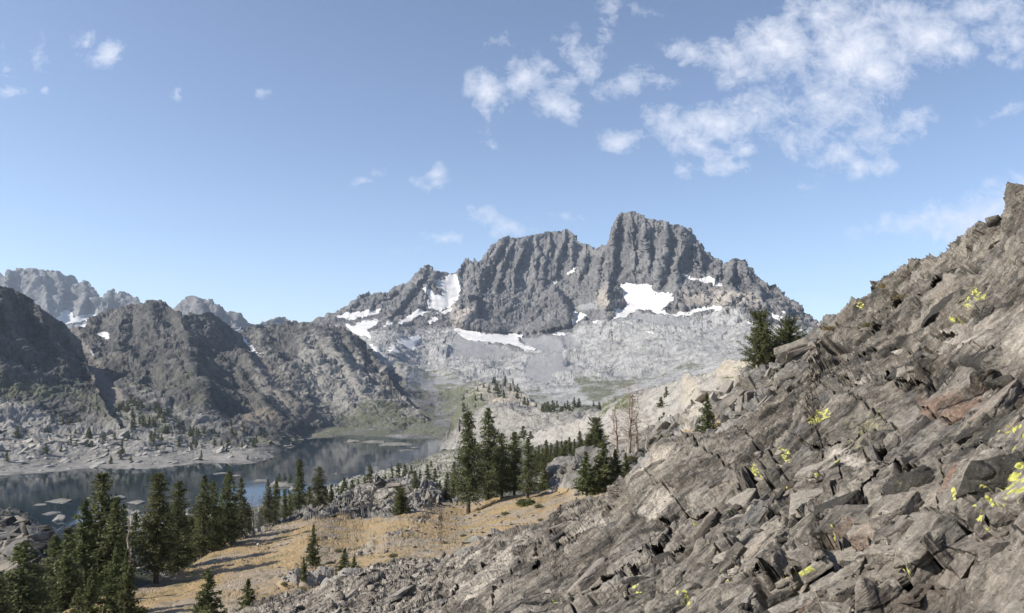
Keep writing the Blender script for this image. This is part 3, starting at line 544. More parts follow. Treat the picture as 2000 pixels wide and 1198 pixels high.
# ------------------------------------------------------------------ wooded ground between the meadow and the lake
def disp_N(P, N, D, px, py, mk, mk2, e):
    s = np.clip(D / 500, .15, 1.3); a = fbm(P / 40, 5, 8, .5) * 3.5 * s + fbm(P / 9, 4, 21, .55) * 1.0 * s
    F1, F2, h, vec = worley(P / 7, 5); a = a + ((h01(h, 3) - .5) * 1.0 - .6 * np.clip(1 - (F2 - F1) / .2, 0, 1)) * s + facet(P / 22, 5, 77, .58) * 3.0 * s
    return N * (a * (.15 + .85 * sstep(P[..., 2], LAKE_Z, LAKE_Z + 16)))[..., None]
def masks_N(px, py, P):
    mk = z4(px); mk[..., 0] = .08 + .85 * pmask(px, py, [[(830,890),(900,885),(900,935),(850,935)],[(100,980),(420,980),(420,1040),(100,1060)],[(600,940),(900,900),(900,960),(600,990)]], 8)
    mk[..., 1] = .5 - .3 * pmask(px, py, [[(-200,980),(130,1030),(130,1130),(-200,1130)]], 10); return mk, None, None
sheet('hillside', 'N', -160, 1260, [(-160,980),(-40,990),(0,997),(20,999),(38,1004),(55,1010),(76,1023),(92,1030),(107,1037),(125,1038),(140,1026),(200,1020),(260,1013),(330,1010),(420,1000),(520,985),(590,965),(610,966),(650,955),(702,931),(750,921),(815,901),(835,893),(852,884),(868,876),(885,874),(930,882),(1000,878),(1100,870),(1260,840)],
      [(-160,1500),(60,1400),(300,1290),(500,1180),(700,1100),(900,1090),(1260,1000)],
      [(-160,980,240),(0,997,235),(76,1023,230),(107,1037,240),(140,1026,lakeD(140,1026)),(200,1020,lakeD(200,1020)),(330,1010,lakeD(330,1010)),(420,1000,lakeD(420,1000)),(520,985,lakeD(520,985)),(590,965,lakeD(590,965)),(702,931,lakeD(702,931)),(815,901,lakeD(815,901)),(868,876,lakeD(868,876)),(900,880,1000),(1000,878,600),(1100,870,420),(1260,840,330),
       (0,1100,150),(100,1100,150),(240,1080,140),(300,1060,260),(0,1200,105),(150,1200,100),(60,1400,70),(-160,1500,60),(300,1290,75),(420,1050,260),(560,1000,350),(500,1180,95),(700,1100,120),(650,990,260),(900,1090,130),(800,940,520),(950,930,320),(1050,920,240),(1260,1000,130),(900,980,190),(1150,900,230)],
      1.5, (14, 8), disp_N, masks_N, M['hillside'], warp=6, wscale=12)

# ------------------------------------------------------------------ meadow hill and its outcrops
E1 = np.array([.78, .34, .53]); E1 /= np.linalg.norm(E1); E3 = np.array([-.35, -.35, .87]); E3 -= E1 * E3.dot(E1); E3 /= np.linalg.norm(E3); E2 = np.cross(E3, E1)
ROT = np.stack([E1, E2, E3], 1)
def blocks(P, size, s, asp=(2.0, .9, 1.0), crack=.14, tilt=.35, off=.45, depth=.8):
    q = (P @ ROT) / (np.array(asp) * size); q = q + .07 * fbm(P / size * .8, 2, s + 50)[..., None]
    F1, F2, h, vec = worley(q, s); g = F2 - F1
    t = ((h01(h, 5) - .5) * vec[..., 0] * asp[0] + (h01(h, 6) - .5) * vec[..., 1] * asp[1] + (h01(h, 7) - .5) * vec[..., 2]) * 2 * tilt
    return ((h01(h, 4) - .5) * 2 * off + t - depth * np.clip(1 - g / crack, 0, 1)) * size, h01(h, 9), h
GRASS = [[(60,1340),(60,1190),(300,1130),(400,1080),(490,1040),(570,1022),(640,1012),(720,1018),(770,1008),(850,985),(900,985),(960,970),(1050,955),(1200,960),(1240,965),(1150,1000),(1060,1025),(980,1050),(940,1072),(880,1095),(760,1112),(660,1150),(560,1190),(420,1280)],
         [(1390,815),(1408,820),(1415,838),(1400,850),(1385,840)],[(1330,845),(1375,842),(1365,860),(1335,860)]]
def masks_B(px, py, P):
    mk = z4(px); m2 = z4(px)
    mk[..., 2] = pmask(px, py, GRASS, 7)
    rocky = pmask(px, py, [[(520,1130),(580,1090),(640,1110),(700,1060),(800,1010),(850,1000),(870,1005),(800,1050),(720,1090),(680,1150),(560,1180)],[(430,1075),(560,1060),(700,1040),(690,1050),(500,1090)],[(1070,1030),(1080,1000),(1100,985),(1200,970),(1200,1000)]], 12)
    mk[..., 2] -= .62 * rocky * (.55 + .9 * fbm(P / 5, 3, 4))
    m2[..., 2] = .55 * rocky + pmask(px, py, [[(500,1180),(620,1150),(760,1100),(720,1170),(540,1230)]], 14) * .5
    mk[..., 0] = np.maximum.reduce([pmask(px, py, [[(895,1045),(950,1042),(960,1062),(905,1068)],[(1340,800),(1375,780),(1400,760),(1450,735),(1460,760),(1380,830),(1330,850)]], 6) * .8, pmask(px, py, [[(560,1000),(680,950),(860,940),(860,1000),(700,1010)]], 10) * .45, np.full(px.shape, .12)])
    mk[..., 1] = pmask(px, py, [[(1220,880),(1300,840),(1330,860),(1270,930)],[(1350,830),(1440,800),(1430,860)],[(1480,740),(1560,700),(1570,760)]], 18) * .42
    mk[..., 3] = pmask(px, py, [[(690,970),(860,945),(850,985),(700,1000)],[(1480,700),(1600,650),(1640,740),(1500,760)]], 14) * .35
    return mk, m2, None
def disp_B(P, N, D, px, py, mk, mk2, e):
    g = np.clip(mk[..., 2] * 1.6 - .3, 0, 1)
    a1, v1, h1 = blocks(P, 3.2, 11, off=.3); a2, v2, h2 = blocks(P, 1.1, 12, off=.3)
    mk2[..., 1] = .5 * v1 + .5 * v2
    rock = a1 * .34 + a2 * .28 + facet(P / 9, 5, 41, .55) * 1.1 + fbm(P / 2.2, 3, 12) * .2
    return N * ((fbm(P / 16, 4, 8) * .5 + fbm(P / 1.6, 3, 9) * .08) * 1.0 + rock * (1 - g) + (a2 * .10) * g)[..., None]
sheet('meadow_hill', 'B', 60, 1780, [(60,1260),(130,1195),(200,1168),(260,1152),(310,1138),(355,1115),(375,1103),(405,1085),(450,1063),(488,1043),(525,1025),(575,1013),(600,1000),(626,990),(649,979),(676,963),(699,956),(725,948),(749,940),(775,936),(799,937),(832,942),(855,948),(864,975),(882,985),(922,976),(948,974),(1002,970),(1035,965),(1050,957),(1062,930),(1074,914),(1090,908),(1104,898),(1120,893),(1138,885),(1170,879),(1224,868),(1250,858),(1277,842),(1300,830),(1337,805),(1355,790),(1370,784),(1400,765),(1425,757),(1440,752),(1455,730),(1480,722),(1500,716),(1518,711),(1540,697),(1563,680),(1583,660),(1600,640),(1613,632),(1680,600),(1780,560)],
      [(60,1400),(300,1330),(480,1300),(600,1230),(800,1180),(950,1150),(1200,1040),(1320,960),(1480,880),(1600,820),(1780,800)],
      [(130,1198,72),(300,1140,80),(400,1088,92),(488,1043,105),(575,1013,118),(650,981,135),(750,941,150),(830,943,150),(862,980,135),(913,998,123),(952,974,128),(1048,958,125),(1100,900,135),(1138,886,140),(1224,870,120),(1300,830,120),(1370,785,125),(1440,753,120),(1480,722,112),(1540,700,115),(1583,660,110),(1640,620,110),(1780,560,100),
       (300,1198,64),(450,1150,68),(600,1100,75),(600,1050,88),(720,1015,115),(750,1100,68),(750,1050,85),(850,1080,72),(850,1030,95),(950,1050,78),(950,1010,105),(1100,1000,85),(1100,970,110),(1200,960,85),(1200,1000,70),(1300,880,85),(1383,855,75),(1450,800,75),(1500,770,80),(1560,740,75),(1600,720,70),(1600,800,50),(1400,900,60),(600,1230,52),(60,1400,48),(480,1300,45),(800,1180,50),(1200,1040,60),(1780,800,42)],
      1.15, (2.2, 2.0), disp_B, masks_B, M['hill'], warp=8, wscale=5)

# ------------------------------------------------------------------ the rocky slope in front
YL = [[(1985,905),(2010,900),(2020,960),(1985,985),(1960,985),(1965,940)],[(1965,975),(1990,970),(1975,1005),(1950,1010)],[(1935,975),(1950,985),(1950,1000),(1935,995)],[(1908,1000),(1935,1000),(1932,1040),(1905,1035)],[(1908,945),(1925,950),(1945,965),(1925,962)],[(1884,975),(1895,978),(1892,1002),(1884,998)],
      [(1950,840),(1985,835),(1978,860),(1950,855)],[(1990,845),(2010,840),(2010,860),(1992,858)],[(1600,806),(1616,806),(1614,814),(1600,814)],[(1600,820),(1626,812),(1622,830),(1600,834)],[(1590,828),(1600,830),(1598,840),(1588,838)],[(1634,738),(1650,738),(1646,746)],
      [(1535,888),(1548,890),(1544,906),(1536,906)],[(1480,930),(1492,930),(1492,940),(1482,940)],[(1354,1020),(1370,1018),(1372,1030),(1356,1031)],[(1424,1012),(1440,1010),(1440,1020),(1426,1020)],[(1535,945),(1552,945),(1550,956),(1536,956)],[(1588,925),(1602,924),(1600,933)],[(1328,1092),(1338,1092),(1338,1100),(1328,1100)],
      [(1412,1126),(1426,1124),(1424,1134),(1412,1134)],[(1472,1138),(1486,1142),(1484,1152),(1472,1148)],[(1322,1160),(1342,1160),(1342,1175),(1326,1174)],[(1244,1155),(1256,1156),(1254,1168),(1244,1168)],[(1200,1158),(1214,1158),(1213,1172),(1201,1170)],[(1080,1180),(1095,1178),(1094,1192),(1080,1190)],
      [(1530,1125),(1600,1100),(1612,1094),(1610,1104),(1540,1138)],[(1770,1015),(1784,1015),(1782,1030),(1772,1030)],[(1776,1128),(1792,1128),(1790,1138),(1778,1138)],[(1624,1034),(1634,1032),(1634,1042),(1625,1042)],[(1600,1095),(1612,1094),(1610,1102)],[(1905,570),(1930,572),(1920,590),(1905,585)],[(1885,590),(1900,585),(1895,600),(1882,600)],[(1860,622),(1875,620),(1868,632),(1858,630)],[(1680,600),(1690,598),(1690,608),(1682,608)],[(1630,896),(1640,896),(1640,904),(1630,904)]]
RUB = [[(1380,1060),(1400,985),(1500,975),(1620,1040),(1760,1035),(1840,1045),(2000,1035),(2060,1060),(1990,1085),(1880,1190),(1850,1250),(1500,1300),(1380,1230),(1440,1130)],[(1740,735),(1960,735),(2000,770),(1960,800),(1900,760),(1750,760)],[(1560,760),(1600,650),(1650,680),(1640,730)],[(1700,560),(1900,455),(1930,480),(1850,560),(1830,650),(1740,660),(1680,620)],[(1420,930),(1520,880),(1560,1000),(1450,990)]]
SMOOTH = [[(1200,960),(1260,915),(1320,872),(1405,850),(1475,810),(1500,860),(1450,920),(1420,970),(1360,985),(1290,1010),(1200,1010)],[(1790,640),(1900,580),(2000,560),(2200,520),(2200,700),(2000,700),(1920,715),(1800,705)],
          [(900,1120),(1000,1040),(1100,1030),(1200,1010),(1260,1060),(1100,1120),(1000,1198),(850,1198)],[(1560,770),(1800,760),(1850,800),(1700,880),(1560,850)],[(1700,950),(1850,920),(1860,1040),(1760,1050)],[(1860,1150),(2000,1080),(2100,1100),(2050,1300),(1800,1250)]]
def masks_A(px, py, P):
    mk = z4(px); m2 = z4(px)
    mk[..., 0] = np.maximum.reduce([pmask(px, py, [[(1840,640),(2000,590),(2200,560),(2200,700),(1900,712),(1790,705)]], 24) * .6, pmask(px, py, [[(1215,945),(1290,890),(1330,880),(1320,900),(1250,940)],[(1250,1010),(1290,965),(1330,960),(1310,1000),(1270,1025)],[(1620,880),(1700,900),(1690,920),(1620,905)]], 12) * .85,
        pmask(px, py, [[(850,1198),(940,1130),(1000,1060),(1050,1030),(1000,1120),(930,1198)],[(1110,1060),(1180,1010),(1200,1030),(1140,1060)],[(1580,742),(1770,750),(1760,760),(1600,756)],[(1490,1070),(1590,1040),(1570,1080),(1500,1090)]], 10) * .7, pmask(px, py, [[(480,1198),(700,1110),(960,1050),(1000,1060),(860,1200),(480,1330)]], 14) * .5, np.full(px.shape, .2)])
    mk[..., 1] = np.maximum.reduce([pmask(px, py, [[(1640,820),(1730,790),(1750,850),(1690,900),(1640,880)],[(1840,790),(1900,800),(1880,840),(1830,840)]], 16) * .55, pmask(px, py, [[(1660,620),(1730,570),(1790,560),(1760,640),(1700,690),(1640,680)],[(1710,540),(1790,540),(1780,580),(1720,600)]], 16) * .38, pmask(px, py, [[(1900,560),(1960,570),(1900,640),(1800,660)],[(1630,960),(1690,940),(1680,970)],[(1210,1130),(1300,1130),(1300,1198),(1210,1198)]], 14) * .4, np.full(px.shape, .24)])
    mk[..., 3] = np.maximum.reduce([pmask(px, py, [[(1600,1010),(1720,1015),(1700,1040),(1600,1060)],[(1780,780),(1960,740),(1960,800),(1800,830)],[(1,1),(2,1),(1,2)],[(1850,910),(1900,920),(1880,980),(1850,1000)],[(1540,1120),(1590,1110),(1590,1180),(1540,1180)]], 14) * .7, np.full(px.shape, .22)])
    m2[..., 2] = pmask(px, py, [[(960,1100),(1020,1110),(1000,1140)],[(1140,1080),(1170,1090),(1150,1110)]], 8) * .4
    lich = np.zeros(px.shape)
    for p in YL: lich = np.maximum(lich, np.clip((poly_sd(px, py, p) + 3) / 5, 0, 1))
    m2[..., 0] = lich
    return mk, m2, np.dstack([pmask(px, py, SMOOTH, 14), pmask(px, py, RUB, 16)])
def line_d(px, py, poly):
    best = np.full(px.shape, 1e9); above = np.zeros(px.shape, bool)
    for (x1, y1), (x2, y2) in zip(poly[:-1], poly[1:]):
        ex, ey = x2 - x1, y2 - y1; t_ = np.clip(((px - x1) * ex + (py - y1) * ey) / (ex * ex + ey * ey), 0, 1); qx = px - x1 - t_ * ex; qy = py - y1 - t_ * ey; d = np.hypot(qx, qy); m_ = d < best
        above = np.where(m_, ((ex * qy - ey * qx) < 0) if ex >= 0 else ((ex * qy - ey * qx) > 0), above); best = np.where(m_, d, best)
    return best, above
LIPS = [([(1285,1014),(1330,1009),(1370,1001),(1410,989),(1440,973),(1464,948)],26,16,.035),([(1620,1078),(1670,1062),(1705,1034),(1740,1024),(1778,1032)],40,34,.07),([(1430,1090),(1470,1104),(1520,1106),(1580,1096),(1618,1066)],34,18,.05),([(1850,1110),(1880,1128),(1912,1112)],26,14,.05),
        ([(1595,750),(1680,754),(1770,755),(1850,760)],20,12,.03),([(1850,660),(1890,648),(1925,615)],40,14,.05),([(1020,1130),(1080,1085),(1150,1040),(1200,1010)],30,12,.02),([(1150,1160),(1220,1110),(1270,1070),(1300,1040)],34,12,.03),([(1240,1110),(1290,1095),(1330,1075)],26,10,.03),([(870,1190),(930,1130),(985,1085)],24,10,.02),
        ([(1480,1010),(1540,1000),(1600,1012)],24,10,.03),([(1700,890),(1740,905),(1800,900),(1860,880)],24,10,.025),([(1560,860),(1620,875),(1680,850)],24,10,.02),([(1740,1010),(1800,1030),(1860,1045)],24,10,.03),([(1610,700),(1650,712),(1690,700)],30,14,.04),([(1750,600),(1800,585),(1850,550)],24,10,.03)]
CRACKS = [[(1520,905),(1545,950),(1580,992)],[(1582,990),(1620,960),(1641,930),(1640,898)],[(1492,900),(1512,940),(1508,990)],[(1440,835),(1478,868),(1498,905)],[(1310,958),(1342,1008)],[(1700,688),(1790,691),(1880,688),(1965,692)],[(1675,968),(1720,925),(1765,893)],[(1830,860),(1850,930),(1850,1010),(1870,1060)],[(1400,1000),(1430,1060),(1445,1110)],[(1560,780),(1600,830),(1610,900)],
          [(1260,915),(1300,960)],[(1345,860),(1400,905),(1440,930)],[(1230,1180),(1260,1110),(1310,1060)],[(1780,800),(1850,812),(1950,805)],[(1610,770),(1700,800),(1760,850)],[(1120,1190),(1150,1120),(1200,1070)],[(960,1198),(1010,1120),(1090,1050)],[(1890,560),(1840,600),(1790,640)],[(1650,640),(1700,650),(1760,610)],[(1960,1000),(1900,1060),(1990,1075)],[(1720,960),(1760,1000),(1755,1040)],[(1880,900),(1930,880),(1990,900)]]
def mods_A(px, py, D):
    q = np.dstack([px / 26, py / 26, px * 0]); ax = px + 5 * fbm(q, 4, 401, .6); ay = py + 5 * fbm(q, 4, 402, .6); r = np.zeros(px.shape)
    for poly, wa, wb, am in LIPS:
        d, ab = line_d(ax, ay, poly); r += am * .8 * D * np.where(ab, np.clip(1 - d / wa, 0, 1), -1.2 * np.clip(1 - d / wb, 0, 1) ** .7)
    for poly in CRACKS:
        d, ab = line_d(ax, ay, poly); r -= .022 * D * np.clip(1 - d / 2.6, 0, 1)
    return r
HOLES = [(1640,686,26,14,-15,.9,'s'),(1640,702,12,10,0,.8,'s'),(1890,728,34,6,-4,.5,'s'),(1860,640,60,10,30,1.2,'s'),(1710,1045,70,20,15,.45,'s'),(1620,1060,30,12,-20,.3,'s'),(1440,985,40,8,18,.5,'s'),(1465,960,18,8,60,.5,'s'),(1460,1075,24,8,50,.35,'s'),
         (1890,1115,30,10,10,.3,'s'),(1480,1150,12,20,0,.3,'s'),(1760,1135,30,12,-40,.3,'s'),(1600,1050,60,7,10,.3,'s'),(1300,954,14,5,0,.4,'s'),(1326,956,10,7,0,.4,'s'),(1288,1080,10,20,20,.4,'s'),(1980,790,24,8,10,.5,'s'),(1995,830,10,12,0,.4,'s'),(1720,875,10,24,0,.3,'s'),(1545,1000,6,30,-20,.25,'s'),(1880,455,14,4,30,.6,'s'),(1885,536,30,6,20,.8,'s'),(1800,560,30,5,30,.6,'s'),(1570,690,8,22,0,.5,'s')]
def disp_A(P, N, D, px, py, mk, mk2, e):
    sm = e[..., 0]; rub = e[..., 1]; far = sstep(D, 14, 40)
    near = 1 - sstep(D, 9, 22)
    a1, v1, h1 = blocks(P, 2.4, 11, off=.20, tilt=.34, crack=.030, depth=.7); a2, v2, h2 = blocks(P, .85, 12, off=.26, crack=.045, tilt=.5, depth=.8)
    a3, v3, h3 = blocks(P, .30, 13, (1.6, .9, 1), off=.34, tilt=.5, crack=.12)
    mk2[..., 1] = .4 * v1 + .35 * v2 + .25 * v3
    pock = sstep(fbm(P / 3.1, 3, 77), -.15, .35)
    a = a1 * (.22 + .1 * rub) * (1 - .45 * near) * (1 - .6 * sm) + a2 * (1 - .86 * sm) * (.10 + .06 * pock + .35 * rub) * (1 - .35 * far) + a3 * (1 - .8 * sm) * (.04 + .07 * (1 - pock) + .25 * rub) * (1 - .8 * far)
    q = (P @ ROT) / np.array([3.0, .55, .55])
    a = a + facet(q / 1.2, 5, 41, .6) * (.17 + .10 * far) * (1 - .55 * near) + facet(q * np.array([.5, 1.3, 2.6]), 4, 46, .6) * .055 * (1 + far) * (1 - .6 * near) * (1 - .5 * near) + fbm(P / 2.6, 3, 61) * .22 * (1 + far * .8) * (1 - .6 * near) + fbm(P / .5, 4, 12, .6) * .045 * (1 + far)
    hole = np.zeros(px.shape)
    for hx, hy, rx, ry, ang, dp, _ in HOLES:
        c, s_ = math.cos(math.radians(ang)), math.sin(math.radians(ang)); X = px - hx; Y = -(py - hy)
        u = (X * c + Y * s_) / rx; w = (-X * s_ + Y * c) / ry; r = u * u + w * w
        hole = np.maximum(hole, dp * sstep(1.25 - r, 0, .45))
    a = a - hole * 1.5 * np.clip(D / 12, .6, 2.2)
    return N * a[..., None]
A_TOP = [(400,1240),(480,1200),(500,1184),(540,1172),(583,1163),(623,1157),(650,1145),(682,1132),(715,1120),(749,1110),(780,1102),(815,1100),(850,1095),(882,1092),(900,1088),(915,1079),(937,1070),(957,1057),(990,1047),(1020,1040),(1050,1032),(1075,1024),(1087,1010),(1100,990),(1137,980),(1170,975),(1190,970),(1200,954),(1212,944),(1230,934),(1258,916),(1285,895),(1316,873),(1345,859),(1375,856),(1403,851),(1420,846),(1445,832),(1475,810),(1500,793),(1515,785),(1540,774),(1563,763),(1583,748),(1590,735),(1598,700),(1606,665),(1613,640),(1625,630),(1635,627),(1643,620),(1651,614),(1658,606),(1667,598),(1678,590),(1688,586),(1702,576),(1715,565),(1720,557),(1725,552),(1736,548),(1750,544),(1765,542),(1780,535),(1792,534),(1803,525),(1814,517),(1822,509),(1830,505),(1840,500),(1856,494),(1864,488),(1872,479),(1880,470),(1891,463),(1900,455),(1915,450),(1925,446),(1942,437),(1955,428),(1966,420),(1970,411),(1974,402),(1978,393),(1982,384),(1986,376),(1990,370),(2000,362),(2020,350),(2200,240)]
sheet('rocky_slope', 'A', 400, 2200, A_TOP, [(400,1420),(2200,1420)],
      [(500,1190,48),(400,1330,36),(700,1198,30),(1000,1198,15),(1300,1198,8.5),(1600,1198,5.6),(2000,1198,4.3),(2200,1198,3.9),(400,1420,28),(700,1420,15),(1000,1420,8.5),(1300,1420,5.4),(1600,1420,3.8),(2000,1420,3),(2200,1420,2.8),
       (600,1158,52),(750,1109,56),(850,1150,38),(880,1092,56),(950,1066,50),(1050,1032,50),(1100,988,58),(1190,968,52),(1205,950,40),(1258,917,36),(1316,873,34),(1400,851,34),(1475,810,33),(1583,750,30),
       (1100,1100,24),(1200,1050,20),(1300,1000,18),(1300,1100,12),(1400,950,17),(1500,1000,11),(1500,900,17),(1600,1000,9),(1600,850,15),(1700,1100,6.8),(1700,950,9.5),(1700,800,15.5),(1850,1000,7),(1850,850,10),(2000,1000,5.8),(2000,850,8),(2000,740,11),(1600,756,25),(1700,756,19),(1850,748,14),
       (1620,700,40),(1700,700,27),(1800,700,20),(1900,680,16),(2000,650,14),(1700,620,40),(1800,600,31),(1900,560,26),(2000,500,22),(1660,605,50),(1725,555,48),(1800,530,42),(1900,460,38),(2000,365,32),(2200,240,28),(2200,500,16),(2200,800,7),(1605,660,52)],
      1.0, (1.2, 1.4), disp_A, masks_A, M['slope'], post=mods_A, warp=4, wscale=2.0)

# ------------------------------------------------------------------ the lake
Y0, Y1 = 230, 2300
V = np.array([(-3200, Y0, LAKE_Z), (1500, Y0, LAKE_Z), (1500, Y1, LAKE_Z), (-3200, Y1, LAKE_Z)]); o = mesh_np('lake', V, np.array([[0, 1, 2, 3]]), M['water'], smooth=False); o['kind'] = 'structure'
V = np.array([(-30000, -8000, -420), (30000, -8000, -420), (30000, 40000, -420), (-30000, 40000, -420)]); o = mesh_np('ground', V, np.array([[0, 1, 2, 3]]), M['distant'], smooth=False); o['kind'] = 'structure'

# ------------------------------------------------------------------ snow fields
def snow(key, poly, label, group='summer snow patches', warpamp=4.5):
    s = SHEETS[key]; P = s['P']; N = s['N']; px = s['px']; py = s['py']; nv = P.shape[0] - s['nb']
    xs = [p[0] for p in poly]; ys = [p[1] for p in poly]
    c0 = max(int((min(xs) - 8 - s['x0']) / s['step']), 0); c1 = min(int((max(xs) + 8 - s['x0']) / s['step']) + 2, P.shape[1])
    sub = (slice(0, nv), slice(c0, c1)); X = px[sub]; Y = py[sub]; rr = np.where(((Y > min(ys) - 8) & (Y < max(ys) + 8)).any(1))[0]
    sub = (slice(rr[0], rr[-1] + 1), slice(c0, c1)); X = px[sub]; Y = py[sub]; Q = P[sub].copy(); n = N[sub]
    Dm = np.linalg.norm(Q, axis=-1).mean(); w = fbm(Q / (Dm * .006), 4, 55) * warpamp
    ins = poly_sd(X + w, Y + w * .6, poly) > -1.5
    for _ in range(6):
        q = Q.copy(); q[1:-1, 1:-1] = (Q[:-2, 1:-1] + Q[2:, 1:-1] + Q[1:-1, :-2] + Q[1:-1, 2:]) / 4; Q = q
    to = -Q / np.linalg.norm(Q, axis=-1, keepdims=True); Q = Q + to * Dm * .0009 + np.array([0, 0, 1]) * Dm * .0003
    nr, nc = Q.shape[:2]; idx = np.arange(nr * nc).reshape(nr, nc); cell = ins[:-1, :-1] & ins[:-1, 1:] & ins[1:, 1:] & ins[1:, :-1]
    F4 = np.stack([idx[:-1, :-1], idx[:-1, 1:], idx[1:, 1:], idx[1:, :-1]], -1)[cell]
    if len(F4) < 2: return
    A = Q.reshape(-1, 3); Bk = A - to.reshape(-1, 3) * Dm * .004; off = len(A); E = {}
    for f in F4:
        for a, b in ((f[0], f[1]), (f[1], f[2]), (f[2], f[3]), (f[3], f[0])): E[(a, b)] = E.get((a, b), 0) + 1
    sk = [(b, a, a + off, b + off) for (a, b) in E if (b, a) not in E]
    Fs = np.concatenate([F4, np.array(sk), F4[:, ::-1] + off]); u, inv = np.unique(Fs, return_inverse=True)
    allv = np.concatenate([A, Bk])[u]; org = allv.mean(0)
    o = mesh_np('snow_patch', allv - org, inv.reshape(-1, 4), M['snow']); o.location = org
    meta(o, label, 'snow', group)
SL = dict(couloir='large snowfield filling the steep gully left of the middle peak', cwm_left='long thin snow strip high on the left shoulder of the massif', cwm_low='branching snow patch in the hollow below the left shoulder',
 strip_a='slanting snow ramp under the dark crag left of the gully snowfield', strip_b='short snow ramp just below the gully snowfield', strip_c='tiny snow scrap under the short snow ramp', strip_d='narrow broken snow strip between dark crags on the left flank',
 bowl='rounded snow patch low in the pale bowl left of the dark buttress', bowl_b='ragged snow bit beside the rounded bowl snow patch', sliver='flat snow sliver by the rim of the dark ridge', foot_long='long curved snow band along the foot of the dark buttress', foot_small='small flat snow patch at the right foot of the dark buttress',
 gully_a='lower of two small snow streaks between the twin peaks', gully_b='upper of two small snow streaks between the twin peaks', right_strip='snow tongue squeezed right of the dark buttress', right_strip_b='faint snow scrap below the brown spire', glacier='biggest white snowfield under the highest peak',
 shelf='snow shelf above the tan cliffs right of the highest peak', ledge='thin snow ledge running right from the biggest snowfield', crumb_a='tiny snow crumb at the end of the thin snow ledge', crumb_b='small snow patch low on the right ridge', crumb_c='narrow slanting snow streak on the far right ridge', crumb_d='small snow patch just left of the tall skyline pine', crumb_e='small snow fleck on the pale apron under the big snowfield')
for k, p in SNOW.items(): snow('M', p, SL[k])
snow('L2', [(189,651),(213,650),(216,664),(206,663),(195,656)], 'small bright snow patch on the dark rounded dome')
snow('L2', [(452,642),(470,638),(480,644),(462,649)], 'snow scrap at the notch of the dark ridge skyline')
snow('L2', [(472,662),(480,666),(500,684),(516,697),(506,695),(484,677)], 'long diagonal snow streak on the grey scree ridge', warpamp=1.5)
snow('L2', [(176,688),(181,690),(188,702),(183,700)], 'thin snow fleck beside the brown scree chute', warpamp=1.5)
snow('farA', [(113,622),(120,610),(132,607),(140,612),(144,622),(165,616),(188,615),(184,622),(165,627),(150,630),(128,632)], 'wide snowfield at the foot of the hazy jagged range', warpamp=3)
snow('farA', [(155,638),(165,634),(172,634),(168,641)], 'small snow bit below the hazy jagged range snowfield', warpamp=1.5)

# ------------------------------------------------------------------ trees
def tube(bmv, pts, rad, n=6):
    """append a tapering tube to lists (V, F)"""
    V, Fc = bmv; base = len(V); up = Vector((0, 0, 1)); P = [Vector(p) for p in pts]
    for i, p in enumerate(P):
        d = (P[min(i + 1, len(P) - 1)] - P[max(i - 1, 0)]).normalized(); a = d.orthogonal().normalized() if abs(d.z) > .99 else d.cross(up).normalized(); b = d.cross(a)
        for k in range(n): an = 2 * math.pi * k / n; V.append(p + (a * math.cos(an) + b * math.sin(an)) * rad[i])
    for i in range(len(P) - 1):
        for k in range(n): Fc.append((base + i * n + k, base + i * n + (k + 1) % n, base + (i + 1) * n + (k + 1) % n, base + (i + 1) * n + k))
def lst_mesh(name, VF, mat, smooth=True):
    me = bpy.data.meshes.new(name); me.from_pydata([tuple(v) for v in VF[0]], [], VF[1]); me.materials.append(mat)
    if smooth: me.polygons.foreach_set('use_smooth', np.ones(len(me.polygons), bool))
    me.update(); return me
